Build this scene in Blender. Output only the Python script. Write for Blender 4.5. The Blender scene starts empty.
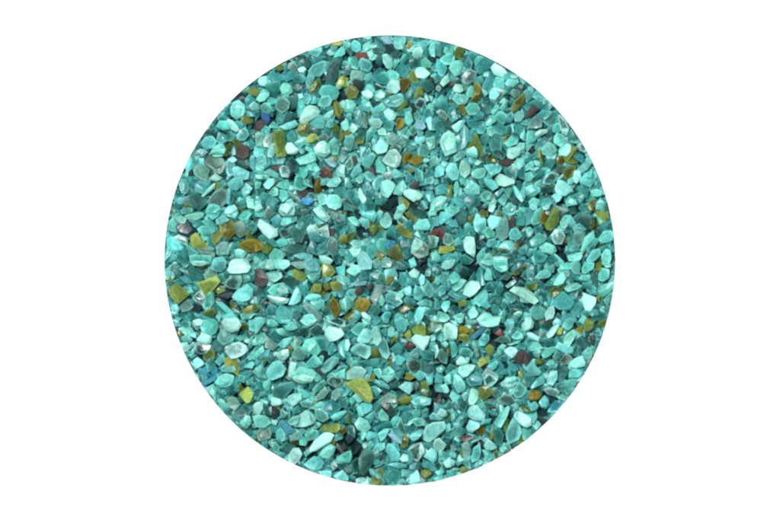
# Disc of crushed aqua glass gravel lying in a round recess of a white board, seen from straight above.
import bpy, bmesh, math, random
import numpy as np
from mathutils import Vector
random.seed(11); rng = np.random.default_rng(11)
S = 0.001                      # one outline unit is a millimetre
R = 225.5                      # radius of the recess
scene = bpy.context.scene
col = scene.collection

# stone outlines, tile by tile: colour class followed by the corners of the outline
OUTLINES = """
@255,35
o 19,27 22,25 25,27 25,29 22,31 19,30
y 65,8 68,6 75,5 77,7 74,9 68,10
a 46,15 52,11 58,10 58,14 54,19 48,17
p 62,14 65,12 69,13 69,17 65,18 62,16
a 68,20 70,15 75,10 78,12 78,16 74,19
s 36,18 41,16 44,18 43,24 38,23
g 29,25 34,23 37,27 34,31 29,29
s 42,24 46,20 49,24 47,28 43,28
t 12,35 15,33 24,34 25,38 18,41 12,38
t 25,36 31,31 36,33 34,37 27,40
p 37,29 42,27 45,30 42,33 38,32
t 33,36 42,35 44,38 41,41 34,40
t 50,20 60,18 61,20 52,24
a 46,31 50,26 58,22 62,23 61,30 56,36 48,35
s 62,40 63,30 67,23 71,21 74,23 70,34 69,42 65,42
k 55,32 60,34 62,38 58,41
a 44,39 46,33 50,32 52,37 47,46 44,43
o 47,46 51,41 55,38 57,42 53,48 48,50
y 71,42 73,36 78,34 78,45 73,44
w 2,40 4,36 10,35 12,40 9,45 4,44
t 10,44 14,41 21,41 21,48 16,52 10,50
p 21,45 24,41 28,41 32,44 33,49 29,52 23,51
a 55,50 58,44 64,43 70,45 73,50 70,56 60,56
a 3,50 8,47 12,49 12,54 4,54
@345,35
p 16,2 23,1 23,3 20,4
l 31,2 37,1 42,7 40,9 34,7
t 26,4 29,2 34,7 35,11 31,12 27,8
a 5,7 8,4 13,8 14,13 10,15 6,12
a 0,5 3,4 5,8 4,11 0,10
p 15,9 18,6 24,9 23,11 18,14 16,13
p 19,14 23,13 25,17 22,20 20,18
r 9,15 18,15 21,19 18,21 12,23
k 35,9 40,8 42,12 38,16 35,14
s 24,12 30,10 35,13 33,17 26,16
s 38,13 44,12 49,16 45,20 40,19
s 27,20 31,17 34,22 31,26 27,24
a 42,6 43,1 52,1 53,5 50,12 43,13
a 57,7 62,4 70,4 74,6 72,9 62,10
o 52,10 56,5 58,9 55,13
a 53,12 56,9 61,9 59,15 55,15
p 58,15 61,11 66,10 68,14 67,19 62,21 58,18
a 72,12 75,6 78,6 78,19 74,18
p 32,17 36,16 41,19 43,25 40,30 36,29 33,24
a 47,22 50,17 54,16 55,21 51,25 48,24
t 56,23 60,19 66,22 66,28 60,28
a 66,22 70,19 75,24 74,28 67,28
a 2,25 4,18 9,18 13,25 11,30 5,28
a 12,24 14,20 22,23 24,27 20,32 14,30
s 1,28 5,26 8,31 4,34 1,33
g 5,38 6,31 12,31 18,34 15,39 8,40
a 18,34 23,32 24,38 20,41 16,39
t 25,33 30,28 35,31 32,35 26,36
t 25,38 33,32 39,39 36,42 29,41
t 44,27 48,25 53,27 56,31 50,36 46,34
a 35,33 39,29 44,31 47,34 46,38 39,38
w 59,32 62,27 69,28 74,33 70,38 62,37
o 55,34 59,30 60,37 64,40 58,41
m 48,38 54,37 57,41 54,47 49,50 47,45
k 5,43 9,39 14,41 17,45 13,49 8,46
p 35,45 39,38 43,37 47,40 48,47 44,51 37,50
o 1,50 3,44 7,44 12,49 10,54 3,56
y 0,36 3,37 3,43 0,45
a 15,50 18,43 24,43 26,48 22,54 16,54
s 67,40 74,39 77,45 72,49 67,46
t 58,42 66,41 65,46 62,52 58,48
o 62,47 67,45 68,52 62,53
a 26,49 31,47 36,51 33,57 27,57
@435,35
a 0,5 4,6 6,12 4,17 0,20
a 7,14 9,10 14,8 17,10 16,17 10,17
a 4,22 7,18 14,15 17,18 14,25 9,26
o 18,11 22,9 28,14 22,21 17,19
t 28,17 32,13 37,17 33,25 30,22
a 34,22 37,18 43,19 38,26 35,27
t 36,28 42,20 48,22 50,25 44,32 38,33
t 26,24 29,19 32,24 31,30 26,31
a 0,27 2,20 8,25 11,28 7,36 4,35
a 12,29 15,22 23,22 25,26 22,34 17,36
w 48,28 52,24 60,29 63,33 58,37 51,34
p 65,35 67,33 73,35 71,37 66,37
g 24,36 28,30 36,32 34,40 28,43 24,41
t 34,38 40,36 42,41 38,47 35,44
o 33,44 37,41 40,46 38,52 34,52
p 4,42 8,36 12,33 13,40 7,45
b 12,42 17,40 18,42 13,45
p 15,46 18,42 23,43 25,48 22,50 16,49
a 27,50 31,43 35,47 34,53 28,54
t 41,46 45,37 50,38 48,47 43,52
a 50,41 53,36 60,38 60,45 55,48 51,46
p 60,42 64,38 72,38 73,41 68,45 62,44
s 65,49 70,44 75,47 74,52 67,53
p 47,49 52,47 56,52 52,57 47,55
@165,92
k 61,5 65,1 71,3 70,8 66,10 60,8
o 71,-2 78,-4 83,-1 80,3 74,3
t 70,7 73,3 79,7 77,12 71,11
p 73,12 77,8 81,10 82,15 76,16
t 50,15 55,13 57,18 53,20
a 57,14 59,9 64,7 69,11 70,17 66,22 62,24 57,20
o 66,23 69,20 75,23 77,26 72,28 67,26
t 47,22 52,20 56,24 54,28 48,27
a 44,30 47,25 53,25 56,32 50,33
p 53,25 55,23 60,28 65,33 62,35 57,32
s 37,33 41,31 44,37 40,39
t 60,27 63,25 68,29 66,32 61,31
a 44,42 47,34 52,37 54,42 48,46
t 53,38 57,34 61,38 58,42 54,42
a 62,38 66,31 71,32 73,37 69,42 63,42
a 31,44 35,39 41,38 45,43 42,48 36,50 32,47
o 58,41 62,40 67,45 64,47 59,44
b 62,51 67,46 72,47 74,52 68,54
o 52,50 55,44 58,46 54,55 51,55
t 69,44 74,41 78,45 75,49 70,48
a 40,51 44,46 50,45 53,50 50,56 42,56
t 26,52 31,49 37,51 33,56 27,56
@255,92
p 1,7 4,2 9,0 12,3 9,8 4,9
a 10,8 12,4 20,6 20,10 14,11
a 4,13 8,9 13,10 15,15 12,19 7,17
i 5,20 8,15 12,19 13,24 10,28 6,25
t 0,10 3,13 4,20 0,24
b 0,26 5,24 10,28 8,33 0,34
g 18,10 21,5 26,5 30,9 29,14 24,18 19,15
s 28,9 31,4 37,4 36,13 31,15
s 22,24 27,18 34,19 35,22 29,27 23,28
t 19,22 22,18 26,20 24,27 20,27
a 36,16 37,10 41,9 44,12 42,20 37,22
w 37,2 41,1 42,5 38,7
a 41,9 43,1 47,2 49,6 46,11
a 48,10 51,3 54,6 53,10
w 38,25 43,13 47,11 53,12 57,17 54,21 46,26 40,28
a 55,10 58,4 64,3 67,7 65,12 60,14 55,12
o 67,10 70,6 73,12 76,16 73,22 68,19
p 58,22 62,18 68,15 68,19 64,25 60,26
t 47,27 52,24 55,20 60,27 59,31 54,31
a 12,29 16,25 20,28 21,31 13,31
p 21,30 25,27 35,24 38,28 34,31 26,33
o 37,34 40,29 46,26 47,31 44,38 38,37
y 44,41 49,36 53,36 55,40 51,44 45,44
t 28,38 31,33 35,34 37,39 32,43 29,41
a 32,45 40,38 43,38 45,43 39,49 34,49
w 26,48 28,44 32,44 38,50 35,54 28,54
o 16,35 24,32 26,45 27,55 19,56 18,45
a 5,33 9,29 13,31 12,36 8,39
c 0,36 4,35 7,41 6,46 1,47
c 7,43 10,37 15,35 18,39 17,45 12,48 8,47
c 11,52 14,45 18,44 18,52 15,57 11,56
s 47,33 52,31 56,33 56,37 50,37
g 54,40 60,36 64,39 62,43 56,43
o 65,31 68,27 73,30 73,34 68,34
p 51,49 55,44 60,42 65,46 66,53 60,57 52,54
a 63,43 69,39 73,46 72,54 67,54
p 72,9 76,6 78,7 78,15 75,14
p 74,27 78,24 78,34 75,31
o 73,33 77,35 77,40 73,43
@345,92
w 14,0 20,-2 25,2 24,5 20,7 16,4
w 26,4 31,-2 35,1 34,5 30,7
a 36,9 38,4 45,1 51,3 51,9 45,13 38,12
t 53,2 57,-2 60,1 59,6 54,7
o 60,4 62,-1 67,1 66,5 61,6
p 67,0 70,0 73,7 71,9
a 0,7 8,6 10,10 7,18 0,17
a 12,11 15,7 21,8 24,14 20,17 15,15
s 23,8 28,6 33,9 27,13 23,13
a 22,15 29,11 32,9 35,14 32,17 24,18
o 45,15 49,9 53,7 54,11 50,15 46,17
c 60,9 64,5 69,6 70,10 66,15 61,13
t 8,18 12,14 14,20 12,28 9,26
g 14,24 17,17 19,24 19,31 16,30
t 24,19 31,18 36,24 33,26 26,23
p 33,17 36,14 42,16 45,20 43,24 39,25 35,22
m 44,26 46,22 50,23 51,29 48,32 45,33
a 52,24 53,18 57,16 59,25 56,29 52,28
a 59,19 63,16 66,21 62,25
l 60,29 63,24 67,25 70,30 67,33 61,32
p 20,24 23,22 30,23 33,27 30,31 25,32 21,28
a 34,25 39,24 43,26 41,33 36,34 33,30
a 18,41 19,34 23,30 28,33 22,41 18,45
p 28,33 32,30 36,34 36,38 29,37
a 45,34 51,29 55,30 52,36 47,38
g 36,40 41,35 46,38 48,42 41,46 37,44
o 9,40 17,40 16,44 10,45
a 0,38 8,38 8,43 5,51 2,50 0,46
p 0,22 3,24 4,31 0,34
p 3,33 5,26 10,28 11,32 7,36
t 11,30 18,31 17,39 12,40
p 29,44 31,39 34,41 38,46 36,52 28,54 25,50
p 60,40 64,36 69,38 70,42 65,46 61,44
a 70,40 78,38 78,48 73,50
a 63,50 66,45 72,47 74,52 69,56 63,55
a 50,53 53,45 56,48 54,55
g 39,48 44,45 49,49 46,55 41,54
a 70,24 73,20 76,23 78,33 73,33
g 56,33 61,30 63,34 59,38
@435,92
a 2,6 6,2 11,5 11,10 4,10
a 15,6 18,2 25,2 29,5 27,10 20,11
o 30,8 35,3 37,-3 41,0 39,8 32,9
t 40,0 45,-2 47,3 46,8 42,8
c 47,3 49,-3 58,-2 61,1 57,5 52,9 48,7
g 65,1 68,-2 73,-1 73,3 69,5
o 66,15 69,8 75,2 78,1 78,9 72,15 67,17
o 20,12 23,8 26,9 27,18 25,20 21,16
t 3,11 8,8 11,11 10,16 5,15
t 11,15 15,11 18,13 19,23 15,25 12,21
c 1,17 4,15 9,17 11,21 10,24 5,22
t 0,26 6,24 10,28 8,34 2,35
t 38,9 42,8 48,12 50,17 45,18 40,14
a 26,14 30,10 36,10 39,15 36,20 29,20
t 33,19 38,16 42,19 41,23 36,24
a 56,14 60,8 63,7 63,14 60,17
a 48,17 52,11 55,11 56,15 51,20
a 52,21 57,16 62,20 63,25 59,28 54,24
t 62,20 66,18 68,22 66,26 63,26
p 68,20 72,16 77,16 78,21 74,26 69,26
a 43,25 48,20 52,21 53,25 48,29 44,29
t 28,25 36,24 40,26 36,30 30,30
a 36,33 42,27 45,31 42,36 37,36
a 45,31 49,29 52,35 49,39 45,36
p 14,30 21,25 27,24 24,30 20,35 17,34
t 20,40 25,30 28,33 28,43 24,49 20,50
a 17,39 21,37 23,42 20,45
p 4,43 7,36 12,33 17,36 19,44 19,52 9,56 6,50
t 28,43 31,34 35,33 36,38 32,42
o 29,46 33,37 36,36 38,44 41,48 41,54 35,54 30,50
t 40,39 44,36 47,40 45,45 42,48 40,44
t 50,30 58,28 63,32 58,37 51,35
t 47,42 52,37 58,40 57,50 49,50
t 61,37 62,30 66,30 66,36
p 66,27 68,27 69,35 67,35
t 70,30 74,28 77,31 73,36 70,35
o 60,40 63,37 66,37 63,41
a 60,44 67,37 73,40 71,45 63,48
a 73,36 78,31 78,40 74,40
a 62,50 65,46 69,50 69,56 62,56
a 69,49 73,44 78,44 78,52 71,53
a 0,40 3,44 2,48 0,49
a 27,52 31,48 35,52 33,57 28,57
@525,92
a 0,-2 8,-2 6,6 1,9
a 6,4 10,-2 16,2 18,6 10,6
t 3,10 10,7 18,7 21,12 12,15
b 2,18 6,12 11,11 11,16 6,22 2,23
t 11,20 15,16 22,17 22,20 16,24
a 15,24 22,18 28,15 28,22 22,31 17,27
g 3,27 9,21 14,24 14,30 5,31
c 28,19 32,21 36,26 38,32 36,37 32,36 33,30
a 24,30 27,27 31,27 32,33 28,36 24,34
t 35,38 40,33 45,38 42,42 36,41
w 9,35 13,32 20,32 20,35 12,39 8,38
a 2,34 10,33 12,39 8,43 2,45 1,42
s 18,38 23,35 24,40 21,43
t 11,44 17,39 22,44 16,48
a 25,39 28,35 34,38 36,43 31,48 25,44
a 14,49 20,43 26,46 28,51 22,56 15,54
p 29,50 35,44 40,46 40,51 36,56 29,55
o 38,50 42,46 45,50 44,55 39,55
p 45,47 48,43 53,48 53,53 46,50
y 10,51 13,50 13,57 11,57
@165,149
a 20,9 26,3 30,6 30,14 25,15
l 28,2 34,0 37,3 32,7
a 38,5 42,0 52,0 52,4 44,5
k 22,18 26,16 26,22 21,22
g 34,10 38,6 44,6 50,9 52,14 50,19 47,21 42,16 35,13
g 25,18 28,13 31,11 34,14 38,18 36,27 31,26 26,22
w 38,25 42,22 45,21 50,25 44,28 39,27
a 53,20 52,12 55,9 60,10 61,22 55,24
p 54,9 58,6 63,10 58,12
b 61,-3 66,-5 72,0 72,6 68,8 62,6
s 61,11 67,5 71,9 73,14 66,18
a 58,17 63,15 73,20 72,26 66,27 60,24
t 18,25 24,24 26,31 22,35
a 12,30 15,26 19,26 21,34 18,39 14,38
a 54,30 60,25 67,24 68,31 62,36 56,34
p 65,34 70,29 76,34 73,39 68,42 66,38
w 70,36 73,36 74,38 70,39
t 26,30 34,28 38,31 32,38 27,36
p 30,42 38,33 44,29 43,34 38,38 33,42
g 37,46 43,38 49,34 53,37 54,45 49,50 42,48
t 54,36 57,34 60,40 58,48 54,46
a 7,46 12,42 19,41 19,46 14,49 8,49
s 21,42 26,39 35,43 36,47 30,52 23,49
p 70,44 77,43 78,52 72,51
t 60,38 66,37 68,42 62,43
t 64,46 70,43 70,50 66,51
a 74,6 78,5 78,18 74,16
t 75,26 78,24 78,31 76,31
a 36,52 42,48 48,51 44,55 37,55
p 53,52 60,48 63,52 58,57 53,56
o 16,50 21,47 23,51 18,53
p 20,17 17,20 16,24 20,24
@255,149
o 19,-2 27,-2 27,4 20,4
a 0,10 4,4 9,6 10,12 6,17 1,16
a 6,15 13,10 14,13 7,18
b 13,15 20,12 24,15 22,20 17,19
t 15,9 18,6 24,5 26,9 24,13 16,13
s 27,12 32,7 38,13 36,19 30,18
p 35,9 45,5 51,2 53,6 53,10 46,13 39,14
a 51,-2 64,-3 65,3 62,7 57,11 53,5
l 60,9 66,7 71,13 70,16 65,15
c 21,17 24,14 29,15 31,20 29,25 23,24
a 38,16 43,13 46,18 45,23 42,26 39,21
a 7,20 13,17 20,21 20,25 15,24
p 7,31 11,25 17,25 17,30 12,35 9,34
r 56,23 58,17 62,15 66,18 66,24 60,25
m 51,33 53,27 55,24 58,30 57,37 52,37
p 70,17 74,13 78,14 78,25 71,23
s 44,27 48,23 49,28 47,30
p 62,30 64,26 73,24 75,28 71,33 65,33
a 22,28 28,26 32,33 25,35 18,32
a 33,34 35,24 38,21 41,25 45,33 40,36
b 36,37 41,34 46,36 45,39 40,42
g 46,38 50,38 54,44 48,45
p 24,50 27,44 31,43 36,48 33,54 22,54
a 12,38 16,33 20,35 20,40 16,41
a 21,35 27,36 29,42 24,46 21,42
c 28,37 35,39 40,45 36,47
t 10,47 14,41 20,45 17,51 11,52
v 40,43 49,42 51,45 47,49 41,48
p 0,45 5,45 6,50 2,53 0,53
a 54,41 57,38 62,40 61,48 56,49
p 62,43 65,39 72,39 76,44 75,50 70,53 64,51 61,47
t 68,37 73,33 78,34 78,43
t 4,42 7,37 11,40 9,45
a 50,51 56,48 60,52 56,55
p 28,-2 38,-1 37,4 32,5 28,3
c 11,-2 18,-2 17,5 13,8 10,5
o 68,5 71,6 71,12 69,10
a 0,22 7,22 7,26 1,26
a 0,29 6,29 4,34 0,35
@345,149
p 13,-2 19,-2 17,4 13,7
b 6,8 9,6 11,11 8,15
a 15,11 18,6 24,3 27,6 24,12 20,17 15,14
c 0,12 5,6 7,12 6,17 2,19
a 5,22 8,16 12,13 15,19 12,22 7,26
a 9,26 14,20 17,22 15,29 12,30
b 19,16 24,14 27,19 26,22 21,19
a 26,11 29,7 32,12 36,18 33,21 28,20
c 32,10 38,1 44,0 49,7 47,14 44,17 39,14 33,11
m 50,8 54,3 58,4 55,10 53,14 50,12
m 54,10 61,5 67,6 67,11 62,15 57,12
p 27,-2 36,-3 35,3 29,5
o 54,18 58,16 60,19 57,21
a 60,24 62,16 67,20 68,28 62,29
u 54,24 57,22 59,25 56,29 54,28
p 72,11 75,7 78,6 78,15 74,14
a 16,21 20,19 24,21 27,25 22,28 18,26
g 32,21 41,19 43,22 39,27 33,24
a 40,22 43,17 50,21 50,24 43,26
a 24,31 30,23 34,23 33,28 28,37 25,35
t 15,31 20,28 23,34 18,37
b 56,33 60,29 65,28 64,33 59,34
p 31,29 35,26 42,28 44,31 41,38 37,43 32,40 30,35
a 43,33 50,27 54,33 49,40 42,39
w 50,36 56,34 64,36 68,40 66,43 60,46 55,43 51,40
t 18,35 23,36 26,40 21,42 18,39
k 37,45 42,42 46,43 45,48 40,49
o 47,44 51,42 56,47 54,52 50,48
w 11,36 13,33 18,42 18,47 15,48 12,42
t 27,40 31,38 36,44 32,48 27,48
t 17,46 20,41 24,46 25,52 17,52
t 5,44 9,40 12,44 11,48
a 0,25 4,25 7,33 3,34 0,32
a 69,26 75,24 78,27 75,30 69,30
a 70,40 76,36 78,42 74,46
p 45,50 50,47 54,51 51,55 45,55
p 74,48 78,42 78,54 74,54
t 0,38 4,35 8,37 4,43 0,42
c 64,48 68,46 72,51 68,53 63,51
k 72,47 74,47 74,50 72,50
@435,149
p 0,5 4,9 4,13 0,15
t 5,5 8,2 13,3 10,9 6,10
a 16,8 22,2 27,2 26,6 20,10 17,11
a 28,3 33,-2 37,2 36,8 30,6
p 7,-2 19,-3 18,2 9,3
g 38,6 44,3 48,4 45,9 39,9
o 45,10 50,6 54,8 53,12 47,12
s 50,2 56,-1 61,5 58,9 51,5
b 55,11 60,8 67,9 67,13 62,15 56,13
p 62,6 63,0 70,-2 78,-1 73,6 67,9 63,8
w 34,12 37,9 41,11 38,14 35,14
a 0,16 5,13 8,16 7,22 0,25
a 9,17 13,12 18,13 21,20 20,26 16,27 11,22
c 21,16 23,10 27,10 31,15 30,21 26,25 22,22
p 31,21 36,17 43,16 45,19 42,24 36,26 32,24
a 42,14 50,13 58,16 56,20 49,23 45,18
a 42,25 46,24 52,28 55,33 50,36 44,31
w 52,26 55,20 59,22 64,26 69,27 69,30 60,32 53,31
t 60,18 66,15 71,19 70,24 63,23
a 68,15 71,8 78,7 78,13 73,18
t 72,18 78,14 78,26 73,24
a 66,30 69,31 73,39 77,44 75,46 70,41
o 11,32 15,31 14,42 11,41
a 16,36 18,27 20,28 21,34 18,41
t 9,27 12,23 16,27 14,30
a 21,27 25,24 29,25 28,30 23,31
p 24,35 29,30 35,29 39,33 39,39 33,41 27,39
a 35,30 40,31 41,36 38,36
t 26,44 30,41 38,42 38,48 31,52 26,48
a 39,39 45,36 49,38 47,44 40,45
t 0,34 7,30 11,34 9,38 2,39
p 0,42 5,40 11,42 7,49 2,52 0,52
t 15,44 20,41 25,46 24,51 19,50
p 46,51 49,45 52,42 54,45 51,53 47,54
a 38,51 45,46 48,46 44,51
t 52,39 58,34 60,35 55,41
a 60,36 64,32 67,36 64,43
a 54,45 60,38 63,43 60,50
a 74,37 78,30 78,43 75,41
a 60,51 64,46 68,50 66,54
s 65,43 70,41 73,46 68,48
t 71,28 74,28 76,33 72,36
@525,149
o 11,2 14,1 15,8 16,13 14,13 12,8
a 17,4 22,-1 28,2 27,6 19,8
t 20,9 26,7 26,12 21,18
m 27,9 30,6 33,7 33,13 28,13
o 33,5 42,-2 45,-1 40,5 35,11
o 36,11 40,6 46,11 42,13 37,12
t 40,6 45,3 50,6 49,11
a 45,18 50,12 57,9 58,12 54,18 48,21
o 33,20 37,16 43,14 44,18 41,23 37,27 34,25
g 24,19 32,14 37,15 33,20 26,21
p 40,24 44,18 48,19 49,25 45,30 41,28
a 48,26 54,20 61,19 63,24 57,33 52,31 48,29
c 15,30 19,22 24,20 30,22 26,28 22,31
a 16,20 21,17 24,20 19,24
p 26,33 29,26 34,27 42,32 42,36 35,41 29,40 26,37
a 0,14 6,10 8,14 4,18 0,19
a 0,21 5,20 8,24 5,28 0,29
t 8,25 14,17 18,18 15,24 10,27
a 8,30 14,26 14,31 9,32
o 22,32 26,31 25,33 22,34
s 14,36 17,32 23,34 22,38 15,38
a 0,33 6,31 13,33 13,37 8,41 0,40
p 23,41 26,38 33,41 30,45 26,47
t 46,34 50,31 55,36 54,42 49,42
a 57,36 62,34 67,37 66,41 58,42
t 62,28 65,27 66,32 62,34
t 41,41 47,38 51,42 48,47 42,48
a 35,46 38,41 44,44 45,48 36,50
t 13,46 20,42 24,46 18,51 13,49
a 3,46 7,42 13,44 12,50 6,52
o 54,50 56,45 61,43 61,48 58,53
a 61,48 65,43 69,46 68,52 62,53
a 58,17 55,20 53,24 57,25
@165,206
a 13,4 18,1 24,2 24,5 18,7 14,7
p 16,9 20,6 28,5 34,6 33,10 26,13 20,12
a 35,5 38,-2 46,-2 48,3 46,9 41,12 37,9
p 51,5 55,-1 62,0 64,6 61,11 54,9
o 62,1 66,1 70,3 66,6
a 63,10 67,5 73,4 75,7 72,11 67,13
p 71,-2 80,-3 79,3 74,3
p 8,10 14,8 19,11 17,15 11,15
a 2,14 7,10 11,18 10,23 5,22
k 11,19 17,15 22,15 27,22 22,26 14,24
t 23,15 30,12 33,15 27,19
a 32,13 38,11 46,18 46,22 40,19 34,16
a 44,12 50,8 56,12 50,16 45,16
a 28,20 32,17 40,18 44,22 40,25 32,25
o 41,26 46,22 50,23 47,30 43,33 41,31
o 47,16 51,12 58,13 62,18 61,23 55,28 49,25
m 51,21 61,20 60,25 54,29 50,25
g 60,16 65,13 71,18 70,24 65,27 61,23
o 70,25 73,21 77,28 74,30
y 22,26 27,23 33,29 37,34 37,37 30,35 24,37 22,33
m 64,33 70,29 80,29 85,33 84,38 73,40 65,37
c 44,37 47,32 53,31 56,37 55,42 49,42
a 1,28 5,25 10,31 15,34 15,39 8,41 2,38
c 7,27 13,24 20,28 19,34 12,32
g 28,37 38,36 43,41 42,46 33,43
t 18,33 23,38 30,40 27,42 20,42
t 16,35 20,40 19,46 15,44
p 60,38 66,37 71,40 68,45 61,44
w 55,51 61,45 71,45 74,52 70,57 58,57
a 21,43 32,42 41,43 40,49 28,51 22,49
a 0,43 7,42 13,42 13,47 5,49 0,50
a 42,45 50,44 54,49 50,54 41,52
t 12,48 18,45 22,50 18,53
t 40,30 38,27 36,28 38,34 42,36
t 58,34 63,31 66,33 60,38
t 71,17 78,15 78,21 74,21
@255,206
w 0,0 5,-3 7,2 3,5 0,5
a 0,5 7,2 9,7 6,10 0,9
g 9,4 12,0 18,7 12,11 8,10
p 20,5 23,-2 33,-3 35,3 34,8 24,9
w 23,4 27,-3 33,0 28,7
a 22,16 24,10 30,8 36,9 36,13 30,13 26,18
t 14,12 20,8 24,12 21,18 17,17
s 37,3 44,1 48,4 42,8 38,7
t 37,14 40,11 46,12 45,18 38,20
p 50,3 56,0 61,4 66,10 62,14 55,10
a 51,8 56,11 60,15 54,16 51,12
g 63,3 72,3 75,5 71,10 66,8
p 63,0 66,-3 75,-1 74,2 68,3
t 68,13 73,8 78,8 78,15 71,17
w 2,17 4,11 12,15 20,21 20,26 13,29 7,24
g 21,22 25,18 30,21 30,26 24,28
s 30,22 34,19 41,21 42,26 40,31 34,30
t 15,28 7,26 10,31 16,35 20,34
a 16,32 22,28 28,29 28,34 20,36
m 0,32 4,34 5,38 0,40
o 5,34 10,32 16,36 11,42 6,39
p 44,21 46,17 52,16 56,20 56,25 50,25 46,25
o 53,17 55,15 58,15 56,19
c 55,20 63,16 64,22 65,28 60,27
b 65,20 69,19 69,26 65,25
t 46,28 50,24 60,27 58,31 49,32
s 25,38 30,34 36,32 44,38 40,40 30,43
t 46,38 49,31 54,35 53,42 48,40
a 33,43 40,40 50,42 49,46 40,46
g 62,34 66,27 71,30 72,37 68,43 63,40
t 54,37 60,31 62,34 62,39 57,41
a 12,43 17,36 23,39 25,45 18,48 13,47
t 0,42 4,38 8,43 6,47
p 17,50 22,46 30,47 31,51 25,55 18,54
a 5,50 12,48 16,51 13,55 6,54
s 29,46 34,44 42,48 42,54 33,54
a 43,48 48,45 54,50 55,56 47,57 43,53
p 55,43 60,42 68,47 65,51 57,50
o 72,29 76,25 80,25 80,31 74,32
t 70,20 72,20 73,27 69,28
t 67,44 72,41 74,46 71,49
t 77,20 72,22 74,26 78,24
t 73,40 76,37 80,38 80,43 75,43
o 57,49 63,50 66,52 58,53
@345,206
t 16,-2 26,-2 25,3 17,3
p 42,9 46,6 45,2 49,-1 53,2 50,6 48,11 43,12
a 14,7 16,4 25,3 28,7 25,14 20,12 15,9
a 26,8 30,4 33,5 31,14 27,13
p 30,14 32,7 37,5 41,11 40,17 35,20 31,17
c 45,12 50,8 54,12 50,17 46,15
s 55,6 57,1 68,3 71,7 68,11 60,9
o 52,6 56,5 62,10 61,13 55,11
p 72,6 75,0 79,-1 79,8 73,9
a 12,12 15,10 22,14 21,19 16,18
a 2,10 8,9 14,14 12,18 5,15
a 59,17 65,12 71,11 74,17 72,21 60,21
t 72,12 76,9 78,14 75,21 72,18
t 0,17 5,14 9,18 9,25 3,23
k 9,22 14,18 21,20 21,25 14,27
o 21,18 26,16 28,20 25,25 22,24
o 27,17 31,16 34,21 30,22
o 44,18 47,16 52,21 58,23 58,28 52,27 48,24
t 52,14 58,12 58,21 53,19
t 36,22 41,18 44,23 43,27 38,26
t 21,27 28,21 35,22 34,29 26,32
o 0,26 8,22 9,26 3,32 0,32
a 27,33 30,28 36,28 38,34 36,42 30,39
u 34,34 36,29 43,31 44,34 38,38
t 46,29 55,30 57,36 50,40 47,37
c 57,41 61,27 67,30 67,35
p 60,24 63,21 66,26 68,30 64,27
g 59,41 67,31 72,35 72,42 64,45
t 50,41 56,37 57,43 53,46
r 72,24 78,20 81,21 81,25 74,26
g 72,26 80,27 80,35 73,37
p 4,32 7,29 15,30 15,35 9,37
a 15,30 19,28 24,32 18,36 15,34
p 3,38 8,34 15,36 14,45 7,45
t 18,37 26,33 29,38 24,45 20,42
o 36,42 39,36 45,33 48,38 51,46 45,47
p 10,44 15,37 20,42 24,48 23,55 12,56
o 26,44 28,39 34,42 31,47
g 24,47 29,45 31,50 27,54 24,53
c 31,45 36,44 41,49 39,53 32,53
t 0,44 3,38 7,45 4,49
a 55,47 60,44 62,52 57,54
t 43,49 50,47 56,52 50,55 44,54
t 67,26 72,22 71,29
k 8,4 12,3 13,8 10,10
a 74,41 78,40 78,48 75,48
@435,206
p 0,0 5,-2 6,2 1,6
a 3,13 5,5 10,6 16,8 10,13 5,16
a 12,2 20,0 22,4 17,8 13,6
s 18,10 24,2 28,7 27,14 22,16 19,14
o 29,9 33,8 33,15 29,15
t 13,14 18,12 20,18 14,18
a 30,6 36,2 38,6 34,9
o 37,7 41,3 46,5 46,9 40,10
a 33,14 36,6 44,11 44,19 38,24 34,20
w 46,4 51,-2 53,0 50,6
m 54,7 56,4 58,7 56,8
a 58,2 63,-2 70,0 69,7 62,8
p 45,12 48,8 59,10 55,17 49,21 47,18
g 53,20 57,12 61,9 64,16 63,26 58,30 54,26
b 64,13 67,10 70,11 69,18 65,18
t 70,10 76,7 78,11 77,17 71,16
r 0,20 7,20 8,26 6,30 3,28
t 9,20 18,20 19,23 9,24
t 19,24 21,20 28,21 28,25 22,28
c 7,32 8,23 14,25 17,31 12,35
y 3,41 4,35 16,33 18,38 10,41
p 0,27 3,27 2,33 0,36
p 24,30 27,26 34,27 35,33 35,41 34,45 27,40
a 42,22 46,18 52,23 51,27 45,28
a 64,24 66,20 71,19 75,26 72,29 65,29
t 75,22 79,18 82,21 79,27
s 35,32 40,29 43,33 41,36 36,36
a 44,34 46,29 52,28 53,33 47,36
a 49,36 53,30 57,30 54,36
p 54,36 60,30 69,30 70,34 66,39 60,37
b 70,31 74,29 77,31 73,34
o 55,38 60,37 63,40 56,40
t 66,36 71,36 70,43 64,41
t 73,39 77,34 82,36 80,41 74,42
a 0,38 5,43 7,48 0,49
a 6,50 12,42 19,41 21,47 16,52 8,55
t 22,44 26,42 33,47 30,50 23,50
a 36,43 41,37 45,42 42,47 37,50
a 38,50 46,41 51,47 50,55 43,55
w 50,44 58,43 63,45 63,48 51,48
a 52,48 63,49 63,56 52,55
t 58,42 66,41 70,46 67,49 61,47
t 70,48 74,46 76,52 70,55
t 30,18 34,18 35,24 31,24
@525,206
p 4,-2 11,-3 11,3 8,4 4,1
t 0,2 7,3 7,13 1,16
a 5,15 8,5 14,1 13,9 14,14 8,17
g 22,6 27,0 34,3 38,4 34,6 28,6
m 13,11 15,6 18,4 21,11 17,16 13,14
o 17,16 22,11 26,1 30,4 29,14 23,21 19,20
a 14,-2 22,-3 21,3 16,4
s 38,2 44,1 45,6 40,7
t 47,2 50,-2 54,0 56,5 51,6
o 54,0 59,-2 60,4 56,5
y 60,4 72,4 73,10 69,17 64,16
a 60,-2 70,-3 71,3 61,4
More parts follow.
